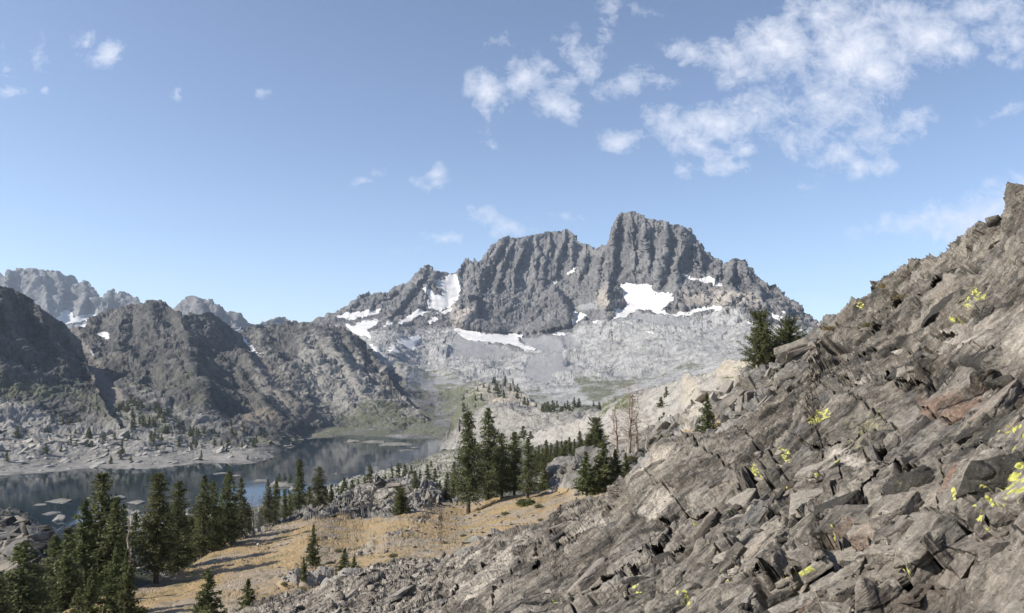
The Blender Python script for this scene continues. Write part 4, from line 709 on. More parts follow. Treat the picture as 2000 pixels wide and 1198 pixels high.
def conifer_meshes(seed, H=1.0, R=.16, lo=.08, nb=150, dens=1.0, shape=.85, leaf=.020, droop=.25, mat='needles', fork=False, top=0.02, ragged=.35):
    """unit-height conifer: trunk mesh and crown mesh (sprays of needles along drooping limbs)"""
    rg = random.Random(seed); T = ([], []); lean = (rg.uniform(-.02, .02), rg.uniform(-.02, .02))
    tr = [(lean[0] * z * z + .004 * math.sin(z * 9 + seed), lean[1] * z * z, z) for z in np.linspace(-.03, .98, 12)]
    tube(T, tr, [max(.0016, .017 * (1 - max(0, z)) ** .9 + (.008 if z < .02 else 0)) for z in np.linspace(-.03, .98, 12)], 8)
    LV = []; starts = []
    ph = rg.uniform(0, 6)
    nb = int(nb * 1.4)
    for i in range(nb):
        u = (i + rg.random()) / nb; z = lo + (1 - lo) * u ** .92
        az = rg.uniform(0, 2 * math.pi); e = (1 - (z - lo) / (1 - lo))
        L = R * (e ** shape * min(1, .35 + 2.6 * (z - lo) / (1 - lo) + .25) + top) * (1 - ragged * rg.random()) * (1 + .22 * math.sin(az * 2 + z * 11 + ph))
        L = max(L * 1.5, .014)
        rise = rg.uniform(.3, .9) if u > .8 else rg.uniform(-.45, .45); p0 = Vector((lean[0] * z * z, lean[1] * z * z, z)); d = Vector((math.cos(az), math.sin(az), rise))
        k = max(3, int(L / .010 * dens)); bp = []
        for j in range(5):
            s = j / 4; bp.append(p0 + Vector((d.x * L * s, d.y * L * s, d.z * L * s - droop * L * s * s + .25 * L * max(0, s - .6) ** 1.5)))
        if L > .05: tube(T, bp, [.0045 * (1 - e * .3) * (1 - .2 * j) * (L / .12 + .3) for j in range(5)], 3)
        for j in range(k):
            s = (.15 + .85 * (j + rg.random()) / k); f = s * 4; a = int(min(f, 3)); q = bp[a].lerp(bp[a + 1], f - a)
            wdt = min(L, .16) * .30 * (1.1 - .7 * s)
            for _ in range(2):
                c = q + Vector((rg.gauss(0, wdt * .6), rg.gauss(0, wdt * .6), rg.gauss(0, wdt * .35 + .006)))
                LV.append((c, d.normalized(), leaf * rg.uniform(.6, 1.35)))
    n = len(LV); C = np.array([v[0] for v in LV]); Dd = np.array([v[1] for v in LV]); S = np.array([v[2] for v in LV])[:, None]
    rs = np.random.RandomState(seed); A = Dd * .5 + rs.normal(size=(n, 3)) * .55; A[:, 2] += .15; A /= np.linalg.norm(A, axis=1, keepdims=True)
    Bv = np.cross(A, rs.normal(size=(n, 3))); Bv /= np.linalg.norm(Bv, axis=1, keepdims=True)
    V = np.stack([C - A * S * .6, C + Bv * S * .28, C + A * S * .8, C - Bv * S * .28], 1).reshape(-1, 3)
    Q = np.arange(4 * n).reshape(n, 4)
    co = mesh_np('crown', V, Q, M[mat], smooth=False); me = co.data; bpy.data.objects.remove(co)
    return lst_mesh('trunk', T, M['bark']), me
PROTO = {}
PROTO['tall'] = [conifer_meshes(10 + i, R=r, lo=l, nb=nb, shape=sh, leaf=.019) for i, (r, l, nb, sh) in enumerate([(.115, .10, 200, .55), (.10, .05, 200, .6), (.125, .14, 200, .5), (.115, .03, 210, .65), (.095, .10, 180, .5)])]
PROTO['hero'] = [conifer_meshes(20, R=.12, lo=.12, nb=220, shape=.48, leaf=.016, dens=1.25, ragged=.5), conifer_meshes(21, R=.115, lo=.05, nb=220, shape=.48, leaf=.016, dens=1.25, ragged=.5)]
PROTO['grey'] = [conifer_meshes(30, R=.20, lo=.06, nb=170, shape=.55, leaf=.022, mat='needles_grey', top=.05), conifer_meshes(31, R=.15, lo=.1, nb=170, shape=.7, leaf=.020, mat='needles_grey')]
PROTO['young'] = [conifer_meshes(40 + i, R=r, lo=.02, nb=110, shape=.85, leaf=.036, dens=.8, droop=.05, ragged=.5) for i, r in enumerate((.20, .24, .17))]
PROTO['round'] = [conifer_meshes(50, R=.42, lo=.18, nb=150, shape=.38, leaf=.034, dens=.7, droop=-.15, top=.12, ragged=.4), conifer_meshes(51, R=.27, lo=.10, nb=190, shape=.42, leaf=.026, dens=.9, droop=-.1, top=.06, ragged=.4)]
PROTO['small'] = [conifer_meshes(60 + i, R=r, lo=.04, nb=36, shape=.7, leaf=.085, dens=.35, ragged=.3) for i, r in enumerate((.20, .26, .16))]
def shrub_mesh(seed, mat, n=900, leaf=.07, flat=.6):
    rs = np.random.RandomState(seed); d = rs.normal(size=(n, 3)); d /= np.linalg.norm(d, axis=1, keepdims=True); d[:, 2] = np.abs(d[:, 2]) * flat
    lump = .75 + .35 * perlin(d * 2.2 + seed, seed); C = d * (rs.rand(n, 1) ** .4) * lump[:, None] * .5
    A = d + rs.normal(size=(n, 3)) * .6; A /= np.linalg.norm(A, axis=1, keepdims=True); B = np.cross(A, rs.normal(size=(n, 3))); B /= np.linalg.norm(B, axis=1, keepdims=True); S = leaf * rs.uniform(.5, 1.3, (n, 1))
    V = np.stack([C - A * S * .6, C + B * S * .28, C + A * S * .8, C - B * S * .28], 1).reshape(-1, 3)
    o = mesh_np('foliage', V, np.arange(4 * n).reshape(n, 4), M[mat], smooth=False); me = o.data; bpy.data.objects.remove(o)
    T = ([], []); rg = random.Random(seed)
    for i in range(7):
        an = rg.uniform(0, 6.3); tube(T, [(0, 0, -.08), (math.cos(an) * .15, math.sin(an) * .15, .12 * flat + .05), (math.cos(an) * .36, math.sin(an) * .36, .36 * flat)], [.02, .014, .006], 4)
    return lst_mesh('stem', T, M['bark']), me
PROTO['shrub'] = [shrub_mesh(1, 'needles', 1100), shrub_mesh(2, 'shrub', 900, .06), shrub_mesh(3, 'dryshrub', 900, .055)]
RG = random.Random(5)
def place_tree(kind, i, P, h, label, name='conifer', cat='tree', group=None, wid=1.0, bottom=('trunk', 'crown')):
    tm, cm = PROTO[kind][i % len(PROTO[kind])]
    e = link(bpy.data.objects.new(name, None)); e.empty_display_size = .2
    e.location = tuple(float(v) for v in P); e.rotation_euler = (0, 0, RG.uniform(0, 6.28)); wk = {'tall': 1.28, 'hero': 1.2, 'young': 1.1, 'grey': 1.1, 'round': .9}.get(kind, 1.0) * wid; e.scale = (h * wk, h * wk, h)
    mesh_obj(bottom[0], tm, e); mesh_obj(bottom[1], cm, e); meta(e, label, cat, group); return e
def tree(kind, i, bx, by, ty, label, D=None, key='B', wid=1.0, group=None, name='conifer', tx=None):
    if D is None: P, _ = on(key, bx, by); D = math.hypot(P[0], P[1]); P = np.array(P)
    else: P = pt(bx, by, D)
    zt = pt(tx if tx is not None else bx, ty, D)[2]; h = zt - P[2]
    return place_tree(kind, i, P, h, label, name, 'tree', group, wid)
# left grove
GL = 'tall conifers of the left grove'
tree('tall', 0, 190, 1262, 927, 'tallest dark conifer of the left grove, its top over the lake', 84, wid=1.0, group=GL)
tree('tall', 1, 153, 1270, 980, 'conifer just left of the tallest one in the left grove', 82, group=GL)
tree('tall', 3, 214, 1250, 975, 'conifer with bare pale lower limbs just right of the tallest one in the left grove', 80, wid=1.05, group=GL)
tree('tall', 2, 36, 1330, 1062, 'broad conifer at the left edge of the picture', 66, wid=1.2, group=GL)
tree('tall', 4, 92, 1300, 1050, 'slim conifer between the left edge and the grove', 80, wid=1.2, group=GL)
tree('tall', 1, 122, 1300, 1035, 'dense conifer in front of the left grove near the bottom edge', 74, wid=1.1, group=GL)
tree('tall', 0, -10, 1340, 1130, 'cut-off conifer in the bottom left corner', 60, wid=1.2, group=GL)
tree('tall', 3, 237, 1110, 985, 'slender darker conifer behind the gap right of the tallest tree', 150, group=GL)
tree('small', 0, 264, 1080, 1003, 'small far conifer in the gap before the big dark pair', 165, group=GL)
tree('small', 2, 283, 1080, 1012, 'tiny far conifer touching the left side of the big dark pair', 170, group=GL)
tree('young', 0, 222, 1215, 1062, 'leaning young conifer with a dark bare stem at the meadow foot', 66, wid=.9, group=GL)
tree('young', 2, 243, 1210, 1075, 'second young conifer at the meadow foot under the dead pole', 64, wid=.9, group=GL)
tree('young', 1, 175, 1290, 1120, 'young conifer low in front of the left grove', 62, wid=1.1, group=GL)
tree('hero', 0, 304, 1143, 927, 'wide dark conifer casting the long shadow on the meadow', 80, wid=1.25, group=GL)
tree('hero', 1, 343, 1128, 941, 'dark conifer touching the right side of the shadow-casting tree', 86, wid=1.15, group=GL)
tree('tall', 2, 370, 1110, 1010, 'low conifer filling in behind the big dark pair', 98, group=GL)
tree('tall', 1, 396, 1088, 930, 'left one of the middle grove beside the meadow edge', 95, wid=1.0, group=GL)
tree('tall', 4, 416, 1086, 940, 'slim conifer second in the middle grove', 97, group=GL)
tree('tall', 0, 443, 1072, 921, 'tallest conifer of the middle grove', 99, wid=1.05, group=GL)
tree('grey', 1, 471, 1056, 934, 'greyish conifer at the right end of the middle grove', 103, wid=.95, group=GL)
tree('tall', 3, 456, 1060, 965, 'short dark conifer in the shade of the middle grove', 106, group=GL)
tree('grey', 1, 522, 1030, 937, 'left of two pale green conifers behind the dead spikes', 112, wid=.9, group=GL)
tree('tall', 4, 537, 1026, 940, 'right of two pale green conifers behind the dead spikes', 114, wid=1.0, group=GL)
tree('tall', 1, 556, 1020, 958, 'short conifer left of the slender trunked tree', 118, wid=1.0, group=GL)
tree('hero', 0, 584, 1011, 898, 'slender conifer with a clear dark trunk on the stony rim', 120, wid=.95, group=GL)
tree('grey', 0, 622, 998, 913, 'broad rounded grey-green pine on the stony rim', 124, wid=.95, group=GL)
tree('young', 2, 646, 985, 945, 'small conifer at the right foot of the rounded grey-green pine', 135, wid=1.0, group=GL)
for n, (x, b, t_, d) in enumerate([(60,1330,1105,70),(138,1250,1065,92),(170,1230,1030,96),(200,1210,1040,100),(112,1215,1090,105),(72,1225,1120,105),(20,1260,1120,90),(228,1180,1050,120),(268,1150,1040,140),(290,1140,1030,140),(326,1125,1010,130),(356,1112,1000,120),(382,1095,985,115),(430,1075,975,112),(486,1045,985,118),(508,1038,992,122),(566,1018,965,126),(604,1004,950,130),(425,1088,1020,100),(150,1330,1150,60)]):
    tree('grey' if n % 3 == 0 else 'tall', n, x, b, t_, 'lesser conifer filling a gap between the taller trees of the left grove', d, wid=1.15, group='lesser conifers of the left grove')
# behind the outcrop, down by the water
GW = 'small conifers by the near lake shore'
for n, (x, b, t_, d) in enumerate([(671,968,934,300),(688,964,938,330),(700,962,936,320),(712,958,932,330),(722,950,910,300),(738,948,928,340),(752,944,926,420),(766,944,922,420),(778,940,905,560),(790,938,908,560),(803,936,912,520),(820,940,918,460),(835,942,908,420),(850,945,915,380),(842,930,900,600),(765,925,908,800),(782,922,905,820),(800,918,903,850),(636,975,950,330),(660,966,948,420)]):
    tree('small', n, x, b, t_, 'small dark conifer among the shore rocks behind the stony outcrop', d, wid=1.1, group=GW)
tree('tall', 3, 811, 992, 920, 'lone dense narrow conifer right of the brown outcrop top', 138, wid=1.1, group='lone trees around the outcrop')
tree('round', 1, 782, 1014, 955, 'sparse leaning pine at the right foot of the outcrop', 112, wid=1.1, group='lone trees around the outcrop')
tree('young', 1, 756, 1000, 968, 'low bushy pine right of the dead gnarled tree', 122, wid=1.6, group='lone trees around the outcrop')
# centre grove
GC = 'tall conifers of the centre grove'
tree('hero', 0, 913, 999, 806, 'tall conifer with a thick dark trunk standing on the golden meadow', None, 'B', 1.05, GC, tx=920)
tree('hero', 1, 952, 982, 799, 'tallest dense conifer just right of the thick-trunked tree', 128, wid=1.08, group=GC)
tree('tall', 2, 980, 978, 848, 'brighter green conifer in the middle of the centre grove', 124, wid=1.1, group=GC)
tree('tall', 0, 1005, 972, 845, 'dense dark conifer fourth in the centre grove', 126, wid=1.1, group=GC)
tree('tall', 4, 1031, 975, 858, 'conifer with a bare lower trunk at the right end of the centre grove', 118, wid=1.2, group=GC)
tree('tall', 1, 887, 985, 903, 'short conifer left of the thick-trunked tree', 145, wid=1.1, group=GC)
tree('tall', 3, 872, 985, 925, 'low conifer at the left end of the centre grove', 150, wid=1.2, group=GC)
tree('young', 0, 858, 985, 940, 'smallest conifer at the left edge of the centre grove', 148, wid=1.2, group=GC)
tree('young', 1, 1063, 957, 908, 'small bushy pine in front of the grey rock rib', 112, wid=1.2, group=GC)
for n, (x, b, t_) in enumerate([(1046,935,880),(1052,925,870),(1060,925,876),(1068,925,860),(1077,922,866),(1088,918,861),(1097,915,862),(1105,912,860),(1113,908,854),(1122,905,858),(1133,900,843),(1142,898,862),(1100,925,872),(1083,925,874)]):
    tree('tall', n, x, b, t_, 'conifer of the dense row behind the grey rock rib', 190 - n, wid=1.1, group='row of conifers behind the grey rock rib')
tree('round', 1, 1165, 892, 819, 'broad round-topped pine above the bushy clump', 150, wid=1.0, group=GC)
tree('round', 1, 1152, 898, 850, 'low pine under the left side of the round-topped pine', 145, wid=1.0, group=GC)
GB = 'bushy pines at the edge of the rock slope'
for n, (x, b, t_, w, lb) in enumerate([(1146,966,884,1.4,'bushy pine at the left of the clump beside the rock slab'),(1178,962,860,1.25,'tallest bushy pine in the clump beside the rock slab'),(1202,958,878,1.3,'bushy pine at the right of the clump under the dead trunks'),(1162,966,915,1.7,'low bushy pine in front of the clump beside the rock slab'),(1190,968,918,1.5,'low wide pine touching the slab edge'),(1222,935,885,1.3,'small pine behind the slab edge beneath the dead trunks')]):
    tree('young', n, x, b, t_, lb, 82 + n, wid=w, group=GB)
tree('small', 1, 1022, 858, 833, 'round little pine standing on the far pale slabs', 560, wid=1.5, group='little pines on the far pale slabs')
tree('small', 1, 1036, 858, 843, 'low little pine next to the round one on the far pale slabs', 560, wid=1.9, group='little pines on the far pale slabs')
# right side
tree('round', 1, 1487, 733, 614, 'big rounded conifer standing on the skyline of the rock slope', 108, wid=.95, group='pines on the rock slope', name='pine_tree')
tree('round', 0, 1541, 704, 632, 'round-headed pine right of the big rounded conifer', 112, wid=1.0, group='pines on the rock slope', name='pine_tree')
tree('round', 0, 1512, 716, 676, 'low spreading pine between the two skyline trees', 110, wid=1.2, group='pines on the rock slope', name='pine_tree')
tree('round', 0, 1526, 712, 684, 'smaller low pine tucked under the round-headed pine', 109, wid=1.2, group='pines on the rock slope', name='pine_tree')
tree('young', 0, 1384, 856, 769, 'lone slim young pine on the dark rock left of the slab crest', None, 'B', 1.05, 'pines on the rock slope', name='pine_tree')
tree('small', 1, 1398, 736, 721, 'tiny round pine on the cream granite rim', 225, wid=1.6, group='pines on the rock slope', name='pine_tree')
# young trees near the bottom
tree('young', 0, 610, 1103, 1026, 'slim young pine in the middle of the golden meadow', None, 'B', .85, 'young pines on the meadow')
tree('young', 2, 594, 1148, 1088, 'small leaning young pine at the lower edge of the meadow', None, 'B', 1.0, 'young pines on the meadow')
tree('young', 1, 672, 1145, 1072, 'left and taller of two young pines above the grey talus', 62, wid=1.0, group='young pines on the meadow')
tree('young', 0, 690, 1140, 1088, 'right and shorter of two young pines above the grey talus', 63, wid=1.3, group='young pines on the meadow')
tree('young', 2, 481, 1225, 1132, 'young pine cut by the bottom edge right of the bushy one', 50, wid=1.4, group='young pines on the meadow')
tree('young', 1, 404, 1245, 1115, 'bushy bright green pine at the bottom edge in front of the long shadow', 48, wid=1.2, group='young pines on the meadow')
# shrubs
def shrub(i, bx, by, wpx, label, key='B', hz=1.0, group='low shrubs on the meadow', D=None):
    if D: P = pt(bx, by, D)
    else: P, _ = on(key, bx, by); D = math.hypot(P[0], P[1])
    tm, cm = PROTO['shrub'][i]; w = wpx / F * D; e = link(bpy.data.objects.new('shrub', None)); e.location = tuple(float(v) for v in P); e.rotation_euler = (0, 0, RG.uniform(0, 6)); e.scale = (w, w, w * hz)
    mesh_obj('stem', tm, e); mesh_obj('foliage', cm, e); meta(e, label, 'shrub', group)
for a in [(0,1028,988,50,'dark spreading dwarf pine below the centre grove'),(1,1052,990,26,'pale green shrub right of the spreading dwarf pine'),(1,987,1003,24,'small grey-green shrub on the meadow under the centre grove'),(1,1056,1017,14,'tiny sage tuft near the rock apron'),(0,653,1012,24,'dark round shrub left of the dead gnarled tree'),
          (1,768,1092,26,'olive shrub low in the right part of the meadow'),(1,645,1096,22,'grey shrub right of the slim young pine'),(0,626,1106,22,'dark low shrub at the foot of the slim young pine'),(1,556,1152,20,'dry green shrub on the gravel strip'),(1,660,1078,18,'grey-green sage bush above the two young pines'),(1,905,1046,18,'sage tuft left of the pale boulder'),(1,1000,1025,12,'little dry bush high on the right meadow'),(0,264,1200,50,'dark shrub at the bottom edge under the left grove'),(1,795,1040,14,'small bush beside the grey rib in the meadow'),(1,870,1062,16,'grey-green bush in the tan grass')]:
    shrub(a[0], a[1], a[2], a[3], a[4])
for a in [(1,1270,1192,64,'pale feathery shrub growing in the crack at the bottom of the slab'),(2,1740,566,46,'tan dry bush on the skyline of the rock slope'),(2,1768,592,40,'dry straw bush below the skyline bush'),(2,1635,655,40,'yellowish dry bush left on the rock slope skyline'),(2,1560,706,26,'straw-coloured bush right of the round-headed pine'),(1,1700,640,44,'grey-green dry bush in the rubble of the upper slope')]:
    shrub(a[0], a[1], a[2], a[3], a[4], 'A' if a[1] != 1560 else 'B', .8, 'shrubs on the rock slope')
for a in [(1,1258,900,50,'green bush cover beside the slab edge'),(1,1290,876,40,'olive bush above the slab edge'),(1,1340,850,34,'olive bush left of the lone slim pine'),(1,1240,905,40,'leafy shrub under the dead trunks')]: shrub(a[0], a[1], a[2], a[3], a[4], 'B', .7, 'shrubs beside the slab')

# dead trees
def snag(seed, bx, by, tops, D, label, mat='deadwood', rad=.25, twigs=60, gnarl=.0, blen=.25):
    rg = random.Random(seed); P0 = Vector(pt(bx, by, D)); T = ([], []); Tw = ([], []); Tws = []
    for (tx, ty) in tops:
        P1 = Vector(pt(tx, ty, D)) - P0; n = 9; pts = []
        for i in range(n):
            s = i / (n - 1); p = P1 * s; p += Vector((rg.gauss(0, .12), rg.gauss(0, .12), 0)) * (s * (1 - s) * 3 + gnarl * rg.random()); pts.append(p)
        pts[0] = Vector((rg.uniform(-.1, .1), rg.uniform(-.1, .1), -.3)); L = P1.length
        tube(T, pts, [max(.02, rad * (1 - .9 * i / (n - 1))) * (1.5 if i == 0 else 1) for i in range(n)], 7)
        for k in range(twigs):
            if twigs <= 20: Tw = ([], []); Tws.append(Tw)
            s = rg.uniform(.12, .99); f = s * (n - 1); a = int(min(f, n - 2)); p = pts[a].lerp(pts[a + 1], f - a); an = rg.uniform(0, 6.3); l = L * blen * (1 - .6 * s) * rg.uniform(.3, 1); d = Vector((math.cos(an), math.sin(an), rg.uniform(-.25, .7)))
            q = [p, p + d * l * .5 + Vector((0, 0, rg.uniform(-.1, .05) * l)), p + d * l + Vector((rg.gauss(0, .1) * l, rg.gauss(0, .1) * l, rg.uniform(-.1, .25) * l))]
            tube(Tw, q, [.05 * (1 - .5 * s) * rad / .25, .03 * rad / .25, .012], 4)
            for _ in range(3): m_ = q[1].lerp(q[2], rg.random()); e_ = m_ + (d + Vector((rg.gauss(0, .8), rg.gauss(0, .8), rg.gauss(.3, .5)))) * l * .28; tube(Tw, [m_, e_], [.018, .006], 3)
    e = link(bpy.data.objects.new('dead_tree', None)); e.location = P0; meta(e, label, 'dead tree', 'dead bleached trees')
    mesh_obj('trunk', lst_mesh('trunk', T, M[mat]), e)
    if twigs and twigs <= 20:
        for tw in Tws: mesh_obj('branch', lst_mesh('branch', tw, M[mat]), e)
    elif twigs: mesh_obj('branches', lst_mesh('branches', Tw, M[mat]), e)
snag(1, 1229, 880, [(1229,745),(1236,770)], 95, 'tallest bleached reddish dead tree above the bushy pines', rad=.16, twigs=90, blen=.22)
snag(2, 1244, 876, [(1246,752),(1240,800)], 97, 'dead tree close at the right of the tallest bleached one', rad=.12, twigs=80, blen=.22)
snag(3, 1205, 880, [(1201,785),(1196,800)], 93, 'leaning bare dead tree left of the tallest bleached one', rad=.14, twigs=60, blen=.24)
snag(4, 1262, 872, [(1266,815)], 92, 'short spiky dead stem at the right of the bleached group', rad=.1, twigs=30, blen=.4)
snag(5, 1196, 928, [(1199,880)], 84, 'reddish splintered stump standing between the bushy pines', rad=.45, twigs=14, blen=.3)
snag(6, 716, 1012, [(722,955),(736,920),(700,945)], 120, 'gnarled grey dead tree with spread roots on the outcrop', 'greywood', rad=.5, twigs=45, gnarl=.6, blen=.35)
snag(7, 251, 1120, [(252,986)], 74, 'thin bare dead pole in front of the left grove', rad=.12, twigs=14, blen=.08)
snag(8, 495, 1040, [(492,966)], 104, 'left of two grey dead spikes at the edge of the middle grove', 'greywood', rad=.16, twigs=40, blen=.22)
snag(9, 506, 1034, [(507,970)], 106, 'right of two grey dead spikes at the edge of the middle grove', 'greywood', rad=.18, twigs=40, blen=.22)
snag(10, 1098, 880, [(1097,835)], 300, 'far thin dead stem left on the pale slabs', 'greywood', rad=.25, twigs=20, blen=.15)
snag(11, 1130, 862, [(1130,822)], 300, 'far thin dead stem right on the pale slabs', 'greywood', rad=.25, twigs=20, blen=.15)

# far small conifers scattered over the far shore and the knolls
def scatter(key, polys, n, hm, label, group, seed, wid=1.2, y_min=None):
    rg = random.Random(seed); k = 0; tries = 0
    while k < n and tries < n * 60:
        tries += 1; poly, w = polys[rg.choices(range(len(polys)), [p[1] for p in polys])[0]]
        x = rg.uniform(min(p[0] for p in poly), max(p[0] for p in poly)); y = rg.uniform(min(p[1] for p in poly), max(p[1] for p in poly))
        if poly_sd(np.array([x]), np.array([y]), poly)[0] < 0: continue
        P, N = on(key, x, y)
        if P[2] < LAKE_Z + 1.5: continue
        if fbm(np.array([P]) / 60, 2, seed)[0] < rg.uniform(-.6, .25): continue
        place_tree('small', k, P - np.array([0, 0, .5]), hm * rg.uniform(.55, 1.3), label, 'conifer', 'tree', group, wid * rg.uniform(.8, 1.3)); k += 1
scatter('L2', [([(-20,800),(60,790),(170,800),(260,830),(340,830),(430,850),(430,880),(250,860),(60,850),(-20,850)], 3), ([(200,790),(300,800),(420,840),(540,850),(500,880),(380,860),(240,830)], 4), ([(-20,850),(300,860),(520,880),(500,900),(300,905),(-20,915)], 1.2), ([(30,740),(200,750),(260,800),(60,790)], 1)], 150, 12.5,
        'dark little conifer on the granite benches across the lake', 'conifers across the lake', 3)
scatter('K1', [([(900,770),(985,740),(1015,757),(1045,790),(1000,790),(960,775),(930,800),(905,810)], 3), ([(1040,792),(1180,798),(1230,780),(1230,800),(1060,812)], 3)], 70, 13, 'tiny conifer on the wooded knoll before the great peaks', 'conifers on the far knoll', 4)
scatter('K3', [([(1250,775),(1400,740),(1380,800),(1300,830),(1240,830)], 1)], 6, 3.0, 'scattered low pine on the cream granite slope', 'low pines on the granite slope', 6, 1.6)

# ------------------------------------------------------------------ islets in the lake
def rock_mesh(seed, sub=3, rough=.12, flat=1.0, npts=18):
    rs = np.random.RandomState(seed); bm = bmesh.new(); d = rs.normal(size=(npts, 3)); d /= np.linalg.norm(d, axis=1, keepdims=True); d *= rs.uniform(.42, .56, (npts, 1)); d[:, 2] *= flat
    for p in d: bm.verts.new(p)
    r = bmesh.ops.convex_hull(bm, input=bm.verts); bmesh.ops.delete(bm, geom=list({g for g in r['geom_interior'] + r['geom_unused'] if isinstance(g, bmesh.types.BMVert)}), context='VERTS')
    bmesh.ops.bevel(bm, geom=list(bm.edges), offset=.010, segments=1, affect='EDGES', profile=.6)
    bmesh.ops.triangulate(bm, faces=bm.faces)
    for _ in range(sub): bmesh.ops.subdivide_edges(bm, edges=[e for e in bm.edges if e.calc_length() > .035], cuts=1); bmesh.ops.triangulate(bm, faces=bm.faces)
    V = np.array([v.co for v in bm.verts]); bm.normal_update(); Nn = np.array([v.normal for v in bm.verts])
    a = fbm(V * 3.2 + seed, 4, seed, .55) * rough * .5 + ridged(V * np.array([2, 5, 5.]) + seed, 3, seed + 5) * rough * .3; V = V + Nn * a[:, None]
    for v, c in zip(bm.verts, V): v.co = c
    me = bpy.data.meshes.new('rock'); bm.to_mesh(me); bm.free()
    h = (seed * 37 % 100) / 100
    m = np.zeros((len(me.vertices), 4), np.float32); m[:, 0] = .25 + .3 * h; m[:, 1] = .3; m[:, 3] = .3
    a = me.color_attributes.new('mask', 'FLOAT_COLOR', 'POINT'); a.data.foreach_set('color', m.ravel()); m = np.zeros_like(m); m[:, 1] = h; m[:, 0] = 0
    a = me.color_attributes.new('mask2', 'FLOAT_COLOR', 'POINT'); a.data.foreach_set('color', m.ravel())
    me.polygons.foreach_set('use_smooth', np.ones(len(me.polygons), bool)); me.set_sharp_from_angle(angle=math.radians(32)); return me
ROCKS = [rock_mesh(i, 3, .075, f, n) for i, (f, n) in enumerate([(.6, 12), (.45, 16), (.8, 14), (.35, 12), (.7, 18), (.5, 10), (.3, 14), (.9, 12)])]
gran = [r.copy() for r in ROCKS[:5]]
for g in gran: g.materials.append(M['granite_near'])
for r in ROCKS: r.materials.append(M['slope'])
M['granite_near_i'] = M['granite_near']
for n, (x, y, w, hh, lb) in enumerate([(725,864,46,8,'longest pale islet near the far shore, left half'),(770,868,58,7,'longest pale islet near the far shore, middle'),(690,862,34,6,'pale islet tip near the far shore, left end'),(792,880,28,7,'small pale islet right below the long one'),(810,876,18,5,'dark crumb islet right of the long pale islets'),
        (112,980,44,12,'pale oval islet in the left part of the lake'),(80,986,18,4,'flat thin islet left of the pale oval one'),(122,1015,28,18,'white block islet at the left grove'),(100,1003,30,5,'thin shelf islet above the white block'),(230,974,32,10,'flat islet right of the tallest left conifer'),(262,982,34,8,'bright low islets between the left trees'),(240,1000,34,14,'white granite islet close to shore between the left trees'),(270,1002,22,10,'small white islet beside the big dark pair'),
        (330,990,26,10,'pale islet glimpsed right of the big dark pair'),(365,1000,24,16,'white islet at the right edge of the big dark pair'),(505,940,28,7,'flat pale islet in mid lake'),(552,948,46,22,'bright rounded islet with trees in mid lake'),(575,956,22,12,'right shoulder of the bright mid-lake islet'),(430,925,26,5,'dark low islet near the far left shore'),(462,930,20,4,'low stony islet beyond the middle grove'),(655,925,8,3,'tiny dark rock in the open lake')]):
    D = lakeD(x, y); P = pt(x, y, D); me = gran[n % 5]; o = link(bpy.data.objects.new('islet', me)); o.location = tuple(P); wd = w / F * D * 1.15; o.scale = (wd, wd * 1.1, hh / F * D * .9 / [.6,.45,.8,.35,.7][n % 5]); o.rotation_euler = (0, 0, RG.uniform(-.4, .4))
    meta(o, lb, 'islet', 'islets in the lake')
for n, (x, y, h_) in enumerate([(545,942,16),(556,940,14),(566,944,18),(540,946,12),(118,972,8),(132,975,9),(226,970,9)]):
    D = lakeD(x, y + 6); P = pt(x, y, D); place_tree('small', n, P, h_ / F * D, 'small conifer growing on a lake islet', 'conifer', 'tree', 'conifers on the islets', 1.3)

def lich_at(W_):
    cp, sp = math.cos(PITCH), math.sin(PITCH); dz = W_[:, 1] * cp + W_[:, 2] * sp; qx = CX + F * W_[:, 0] / dz; qy = CY - F * (W_[:, 2] * cp - W_[:, 1] * sp) / dz; L_ = np.zeros(len(W_))
    for p in YL:
        xs = [a[0] for a in p]; ys = [a[1] for a in p]; i = np.where((qx > min(xs) - 4) & (qx < max(xs) + 4) & (qy > min(ys) - 4) & (qy < max(ys) + 4))[0]
        if len(i): L_[i] = np.maximum(L_[i], np.clip((poly_sd(qx[i], qy[i], p) + 3) / 5, 0, 1))
    return L_
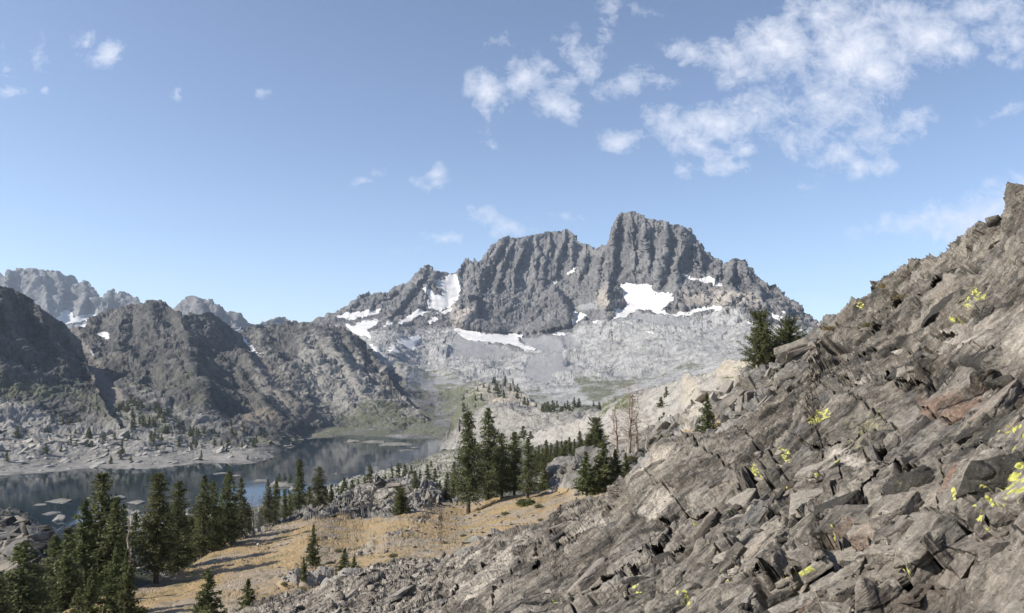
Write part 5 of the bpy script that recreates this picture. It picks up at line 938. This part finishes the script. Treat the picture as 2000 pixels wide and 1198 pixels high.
# ------------------------------------------------------------------ boulders
def boulder(px, py, w, h, tilt, proto, label, key='A', depth=1.0, lift=.12, yaw=None, name='boulder', mat=None, group='boulders on the rocky slope', dark=False):
    h = min(h, .6 * w); tilt = max(-45, min(45, tilt)); P, N = on(key, px, py); D = math.hypot(P[0], P[1]); me = ROCKS[proto] if mat is None else gran[proto % 5]
    o = link(bpy.data.objects.new(name, me)); W = w / F * D * 1.02; Hh = h / F * D * 1.02; fl = (.6, .45, .8, .35, .7, .5, .3, .9)[proto]
    up = Vector((0, 0, 1)); o.rotation_mode = 'XYZ'
    o.rotation_euler = (RG.uniform(-.25, .1), math.radians(-tilt), yaw if yaw is not None else RG.uniform(-.5, .5))
    o.scale = (W, W * .75 * depth, Hh / fl)
    o.location = Vector(P) + Vector(N) * Hh * lift; meta(o, label, 'boulder', group)
    if mat is None:
        me = me.copy(); o.data = me; V = np.empty(len(me.vertices) * 3, np.float32); me.vertices.foreach_get('co', V); V = V.reshape(-1, 3)
        W_ = (V * np.array(o.scale)) @ np.array(o.rotation_euler.to_matrix()).T + np.array(o.location); L_ = lich_at(W_)
        m1 = np.zeros((len(V), 4), np.float32); m1[:, 0] = RG.uniform(.05, .5); m1[:, 1] = RG.uniform(.05, .35); m1[:, 3] = RG.uniform(.1, .5); m2 = np.zeros_like(m1); m2[:, 0] = L_; m2[:, 1] = RG.uniform(0, 1)
        if dark: m1[:, 0] = 0; m2[:, 1] = -.5; m1[:, 3] = .35
        me.color_attributes['mask'].data.foreach_set('color', m1.ravel()); me.color_attributes['mask2'].data.foreach_set('color', m2.ravel())
for b_ in [(1300,1100,70,60,40,2,'dark rounded boulder above the pale feathery shrub'),(1380,1080,90,110,50,4,'tall pointed pale slab leaning at the bottom centre'),(1430,1160,120,70,10,2,'big square block with yellow spots at the bottom edge'),(1560,1060,130,60,12,1,'wide flat boulder with a black gap beneath it'),(1680,1010,190,60,8,5,'long grey boulder with an orange stain above the black hollow'),
           (1830,1075,130,40,12,3,'long thin grey plank of rock at the bottom right'),(1880,1130,110,62,10,5,'broad flat slab below the plank rock'),(1940,1085,60,70,-30,2,'upright brown block right of the plank rock'),(1700,1130,110,70,20,0,'brown angular block left of the broad flat slab'),(1640,1170,110,80,15,7,'dark square block at the bottom edge left of the gap'),(1780,1180,60,60,40,4,'small wedge stone under the broad flat slab'),
           (1945,960,140,140,75,7,'huge dark boulder with the large yellow lichen patch'),(1780,960,150,120,60,4,'grey smooth boulder left of the huge dark one'),(1985,1110,90,60,20,0,'pale stone at the right edge under the dark boulder'),(1790,1060,50,44,60,2,'small upright brown rock left of the plank rock'),(1975,765,60,48,-10,7,'dark round boulder at the right edge of the ledge'),(1930,735,110,70,-30,4,'weathered grey block on the right of the ledge'),
           (1800,748,60,32,0,2,'grey block perched in the middle of the ledge'),(1770,720,50,30,10,0,'angular dark rock on the left of the ledge'),(1745,728,50,26,0,5,'dark low rock at the left end of the ledge'),(1840,725,50,26,-5,1,'square brown rock right of the perched block'),(1860,600,130,56,28,4,'large dark overhanging boulder on the upper slope'),(1930,560,60,30,35,1,'brown leaning rock near the bright slab'),(1940,475,60,24,20,3,'flat dark slab near the top of the ridge'),(1912,446,20,7,8,3,'small dark capstone on the skyline'),(1898,458,14,6,25,3,'smaller dark skyline stone left of the capstone'),
           (1618,629,22,9,0,5,'dark square stone at the left end of the slope skyline'),(1655,690,44,50,45,2,'split rock beside the triangular black hole'),(1590,700,60,70,70,4,'vertical slab left of the triangular black hole'),(1440,930,60,46,20,4,'brown block cracked off the smooth slab'),(1380,965,110,44,15,1,'overhanging lip of the smooth pale slab'),(1490,1000,50,80,70,5,'tall narrow block left of the long crack'),(1545,960,70,90,60,2,'dark block with yellow dots in the middle of the slope'),(1600,940,70,90,-60,5,'rounded triangular block beside the long crack'),
           (1500,1040,60,40,25,0,'small brown rock over the black gap'),(1225,1030,50,24,45,3,'dark thin slab leaning on the smooth rock'),(1250,1150,90,60,20,2,'low dark rock at the bottom behind the feathery shrub'),(1055,1172,60,30,35,0,'bluish block split by a crack at the bottom'),(1120,1165,70,26,40,3,'tan slanting slab beside the bluish block'),(1340,1140,50,80,70,5,'brown wedge standing beside the pale pointed slab'),(1560,1150,80,90,50,4,'reddish leaning rock at the bottom centre right'),(1500,1110,60,40,20,1,'flat dark rock beneath the wide boulder'),
           (905,1150,90,22,36,3,'broad smooth grey slab at the lower left of the slope'),(980,1085,80,18,36,6,'long sloping slab above the broad grey one'),(1730,860,110,60,10,1,'low mottled rock in the greenish crust area'),(1900,850,70,46,10,4,'rounded grey rock below the dark round boulder'),(1650,960,90,60,45,5,'mottled green rock above the orange-stained boulder'),(1400,880,80,40,20,0,'rounded shoulder of rock at the slab crest'),(1455,850,60,44,35,4,'brown rock at the top right of the smooth slab'),(1790,545,60,20,25,3,'grey flat rock on the skyline in mid slope')]:
    boulder(*b_[:6], b_[6], lift=-.2, dark='dark' in b_[6])
boulder(928, 1056, 60, 24, 5, 4, 'pale cream boulder at the lower edge of the meadow', 'B', mat=1, group='stones in the meadow', lift=.0)
boulder(660, 1058, 10, 7, 0, 0, 'bright white stone in the middle of the meadow', 'B', mat=1, group='stones in the meadow', lift=.3)
boulder(560, 1045, 7, 4, 0, 1, 'small white stone high on the left meadow', 'B', mat=1, group='stones in the meadow', lift=.3)
boulder(545, 1108, 8, 4, 0, 2, 'small white stone low on the left meadow', 'B', mat=1, group='stones in the meadow', lift=.3)
boulder(690, 1011, 22, 7, 5, 3, 'long white rock at the foot of the dead gnarled tree', 'B', mat=1, group='stones in the meadow', lift=.3)
boulder(1128, 968, 18, 9, 0, 2, 'pale stone left of the bushy pine clump', 'B', mat=1, group='stones in the meadow', lift=.3)
boulder(622, 1128, 12, 12, 30, 7, 'brown pointed stone left of the two young pines', 'B', group='stones in the meadow', lift=.2)

# fractured bedrock: angular slabs lying along the grain of the slope
def slabs(key, polys, n, smin, smax, seed, avoid=None, mat='slope', sink=.28, jit=.2):
    s = SHEETS[key]; nv = s['P'].shape[0] - s['nb']; rs = np.random.RandomState(seed); w = pmask(s['wx'][:nv], s['wy'][:nv], polys, 10)
    if avoid: w = w * (1 - .93 * pmask(s['wx'][:nv], s['wy'][:nv], avoid, 10))
    w = w * np.clip((s['py'][:nv] - s['ty'][None, :] - 6) / 40, 0.0, 1); c = np.cumsum(w.ravel()); ids = np.searchsorted(c, rs.rand(n) * c[-1]); shp = (-1, 3)
    P = s['P'][:nv].reshape(shp)[ids]; N = s['N'][:nv].reshape(shp)[ids]; mk = s['mk'][:nv].reshape(-1, 4)[ids]; D = np.hypot(P[:, 0], P[:, 1])
    size = (smin * (smax / smin) ** (rs.rand(n) ** 1.5)) / F * D * (np.clip(15 / D, .36, 1) if smax > 60 else 1); VV = []; FF = []; m1 = []; m2 = []; off = 0
    for i in range(n):
        V, Fc = SP[rs.randint(len(SP))]; nn = N[i] * .8 + E3 * .45 + rs.normal(size=3) * jit; nn /= np.linalg.norm(nn); a = E1 + rs.normal(size=3) * .30; a -= nn * a.dot(nn); a /= np.linalg.norm(a); b = np.cross(nn, a)
        th = rs.uniform(.28, .60); sc = np.array([rs.uniform(1.1, 1.9), rs.uniform(.6, 1.0), th]) * size[i]
        VV.append((V * sc) @ np.stack([a, b, nn]) + P[i] - N[i] * size[i] * th * sink); FF.append(Fc + off); off += len(V)
        r = rs.rand(4); k = mk[i].copy(); k[0] = np.clip(k[0] + .25 * (r[0] - .5), 0, 1); k[3] = np.clip(k[3] * .8 + .4 * (r[1] ** 3 - .2), 0, .6); k[1] = np.clip(k[1] + .25 * (r[2] - .5), 0, 1); k[2] = 0
        m1.append(np.tile(k, (len(V), 1))); m2.append(np.tile([0, r[3] * 1.5 - .25, 0, 0], (len(V), 1)))
    VA = np.concatenate(VV); m2 = np.concatenate(m2); m2[:, 0] = lich_at(VA); m2 = [m2]
    o = mesh_np('rocky_slope', VA, np.concatenate(FF), M[mat], smooth=False, attrs={'mask': np.concatenate(m1), 'mask2': np.concatenate(m2)}); o['kind'] = 'structure'
def slab_proto(seed):
    rs = np.random.RandomState(seed); bm = bmesh.new(); d = np.array([(x, y, z) for x in (-.5, .5) for y in (-.5, .5) for z in (-.5, .5)]) * rs.uniform(.6, 1.05, (8, 3)); d = np.concatenate([d, rs.uniform(-.5, .5, (5, 3)) * 1.08])
    for p in d: bm.verts.new(p)
    r = bmesh.ops.convex_hull(bm, input=bm.verts); bmesh.ops.delete(bm, geom=list({g for g in r['geom_interior'] + r['geom_unused'] if isinstance(g, bmesh.types.BMVert)}), context='VERTS')
    bmesh.ops.dissolve_limit(bm, angle_limit=.12, verts=bm.verts, edges=bm.edges); bmesh.ops.bevel(bm, geom=list(bm.edges), offset=.016, segments=1, affect='EDGES'); bmesh.ops.triangulate(bm, faces=bm.faces)
    for _ in range(3): bmesh.ops.subdivide_edges(bm, edges=[e for e in bm.edges if e.calc_length() > .11], cuts=1); bmesh.ops.triangulate(bm, faces=bm.faces)
    V = np.array([v.co[:] for v in bm.verts]); bm.normal_update(); Nn = np.array([v.normal[:] for v in bm.verts]); V = V + Nn * (fbm(V * 3 + seed, 3, seed) * .022 + facet(V * np.array([2, 6, 6.]) + seed, 3, seed) * .018)[:, None]
    bm.verts.index_update(); Fc = np.array([[v.index for v in f.verts] for f in bm.faces]); bm.free(); return V, Fc
SP = [slab_proto(100 + i) for i in range(14)]
ALLA = [(480,1330),(700,1120),(1000,1050),(1200,960),(1320,880),(1480,815),(1600,750),(1615,650),(1730,570),(1900,480),(2000,400),(2150,340),(2150,1350)]
slabs('A', [ALLA], 150, 22, 92, 21, SMOOTH, sink=.36, jit=.12)
slabs('A', RUB, 290, 18, 95, 22)
slabs('A', [[(480,1250),(600,1160),(750,1110),(960,1055),(1000,1060),(900,1120),(860,1190),(760,1330)],[(960,1060),(1080,1020),(1110,985),(1190,975),(1190,1000),(1120,1050),(1040,1060)]], 420, 9, 42, 23)
slabs('B', [[(1220,900),(1300,835),(1440,760),(1520,715),(1610,640),(1640,700),(1560,760),(1440,840),(1320,870)]], 240, 9, 40, 24)
slabs('B', [[(600,1010),(650,985),(750,943),(858,950),(860,975),(700,1005)],[(1070,950),(1090,912),(1140,888),(1170,885),(1140,930)]], 110, 6, 24, 25, None, 'slope', sink=.4)
slabs('L2', [[(-20,850),(200,850),(430,865),(560,852),(610,862),(540,892),(480,903),(300,912),(180,910),(-20,925)]], 420, 4, 20, 28, None, 'granite_near', sink=.45)
slabs('N', [[(-60,1000),(60,1015),(130,1040),(120,1130),(-60,1130)]], 110, 8, 44, 26)
slabs('N', [[(225,1060),(300,1050),(290,1120),(235,1120)]], 40, 6, 20, 27)

# loose stones nobody could count
def hull_proto(seed):
    rs = np.random.RandomState(seed); bm = bmesh.new(); d = rs.normal(size=(11, 3)); d /= np.linalg.norm(d, axis=1, keepdims=True); d *= rs.uniform(.4, .55, (11, 1)); d[:, 2] *= rs.uniform(.35, .8)
    for p in d: bm.verts.new(p)
    r = bmesh.ops.convex_hull(bm, input=bm.verts); bmesh.ops.delete(bm, geom=list({g for g in r['geom_interior'] + r['geom_unused'] if isinstance(g, bmesh.types.BMVert)}), context='VERTS')
    bmesh.ops.triangulate(bm, faces=bm.faces); bm.verts.index_update(); V = np.array([v.co[:] for v in bm.verts]); Fc = np.array([[v.index for v in f.verts] for f in bm.faces]); bm.free(); return V, Fc
HP = [hull_proto(i) for i in range(10)]
def rubble(key, polys, n, smin, smax, mat, name, seed, pxscale=True):
    s = SHEETS[key]; nv = s['P'].shape[0] - s['nb']; rs = np.random.RandomState(seed); w = pmask(s['wx'][:nv], s['wy'][:nv], polys, 10)
    w = w * np.clip(.5 + fbm(s['P'][:nv] / (2.5 if key == 'A' else 6), 3, seed) * 1.3, 0.02, 1); c = np.cumsum(w.ravel()); ids = np.searchsorted(c, rs.rand(n) * c[-1])
    P = s['P'][:nv].reshape(-1, 3)[ids]; D = np.hypot(P[:, 0], P[:, 1]); VV = []; FF = []; off = 0; m1 = []; m2 = []
    size = (smin * (smax / smin) ** (rs.rand(n) ** 2.2)) / F * D
    for i in range(n):
        V, Fc = HP[i % 10]; q = Euler((rs.uniform(-.6, .6), rs.uniform(-.9, .3), rs.uniform(0, 6.3))).to_matrix(); V = (V * np.array([1.3, 1, .9]) * size[i]) @ np.array(q).T + P[i] + np.array([0, 0, size[i] * .12])
        VV.append(V); FF.append(Fc + off); off += len(V); r = rs.rand(4); m1.append(np.tile([.1 + .6 * r[0] ** 2, .35 * r[1], 0, .45 * r[2] ** 2], (len(V), 1))); m2.append(np.tile([0, r[3], 0, 0], (len(V), 1)))
    o = mesh_np(name, np.concatenate(VV), np.concatenate(FF), mat, smooth=False, attrs={'mask': np.concatenate(m1), 'mask2': np.concatenate(m2)}); o['kind'] = 'stuff'
    meta(o, 'loose angular grey stones strewn over the slope' if key == 'A' else 'loose stones and gravel in the dry meadow', 'rubble')
rubble('A', [[(480,1330),(480,1200),(600,1155),(750,1108),(880,1090),(960,1050),(1000,1060),(900,1110),(860,1180),(800,1330)],[(960,1060),(1080,1020),(1110,985),(1200,970),(1200,1000),(1120,1050),(1040,1060)]], 2600, 3, 24, M['slope'], 'rubble', 1)
rubble('A', [[(1400,1010),(1520,960),(1640,1000),(1700,1040),(1850,1050),(2000,1040),(2050,1100),(1900,1120),(1850,1200),(1500,1250),(1380,1200)],[(1560,760),(1700,700),(1800,700),(1980,740),(2000,820),(1850,760),(1700,770)],[(1600,640),(1740,550),(1900,460),(1960,430),(1960,470),(1860,540),(1800,600),(1720,660),(1640,700)],[(1420,850),(1560,780),(1620,900),(1560,980),(1440,960)]], 900, 3, 34, M['slope'], 'rubble', 2)
rubble('A', [[(500,1330),(1200,1000),(1500,800),(1640,640),(1900,470),(2100,400),(2100,1330)]], 900, 1.2, 8, M['slope'], 'rubble', 5)
rubble('B', [[(520,1190),(560,1120),(700,1060),(800,1010),(860,990),(1080,1020),(960,1060),(760,1110),(640,1160)],[(430,1080),(700,1040),(700,1060),(480,1100)],[(560,1015),(650,975),(860,940),(860,985),(700,1010)],[(1060,960),(1180,880),(1300,830),(1580,660),(1600,760),(1400,860),(1250,930)]], 3600, 1.5, 9, M['hill'], 'rubble', 3)
rubble('B', [[(130,1200),(300,1140),(480,1045),(580,1015),(900,985),(1050,960),(1200,960),(1100,1010),(900,1090),(640,1160),(400,1330)]], 2600, 1.0, 3.2, M['hill'], 'rubble', 4)

# ------------------------------------------------------------------ haze
m = bpy.data.materials.new('haze'); m.use_nodes = True; t = NT(m.node_tree); pv = t.n('ShaderNodeVolumePrincipled'); pv.inputs['Color'].default_value = (.72, .84, 1, 1); pv.inputs['Density'].default_value = 3.2e-5; pv.inputs['Anisotropy'].default_value = .3
mo = t.n('ShaderNodeOutputMaterial'); t.put(mo.inputs['Volume'], pv.outputs[0])
bx = [-7000, -300, -421]; ex = [6000, 12000, 1150]
V = np.array([(x, y, z) for x in (bx[0], ex[0]) for y in (bx[1], ex[1]) for z in (bx[2], ex[2])]); Q = np.array([[0, 1, 3, 2], [4, 6, 7, 5], [0, 4, 5, 1], [2, 3, 7, 6], [0, 2, 6, 4], [1, 5, 7, 3]])
hz = mesh_np('haze', V, Q, m, smooth=False); hz['kind'] = 'stuff'
meta(hz, 'thin bluish morning air over the whole valley', 'haze')
g = bpy.data.objects.get('ground')
gme = g.data; gV = np.array([(-6990, -290, -420), (5990, -290, -420), (5990, 11990, -420), (-6990, 11990, -420)], np.float32); gme.vertices.foreach_set('co', gV.ravel()); gme.update()
print('verts', sum(len(o.data.vertices) for o in bpy.data.objects if o.type == 'MESH'), 'objects', len(bpy.data.objects))
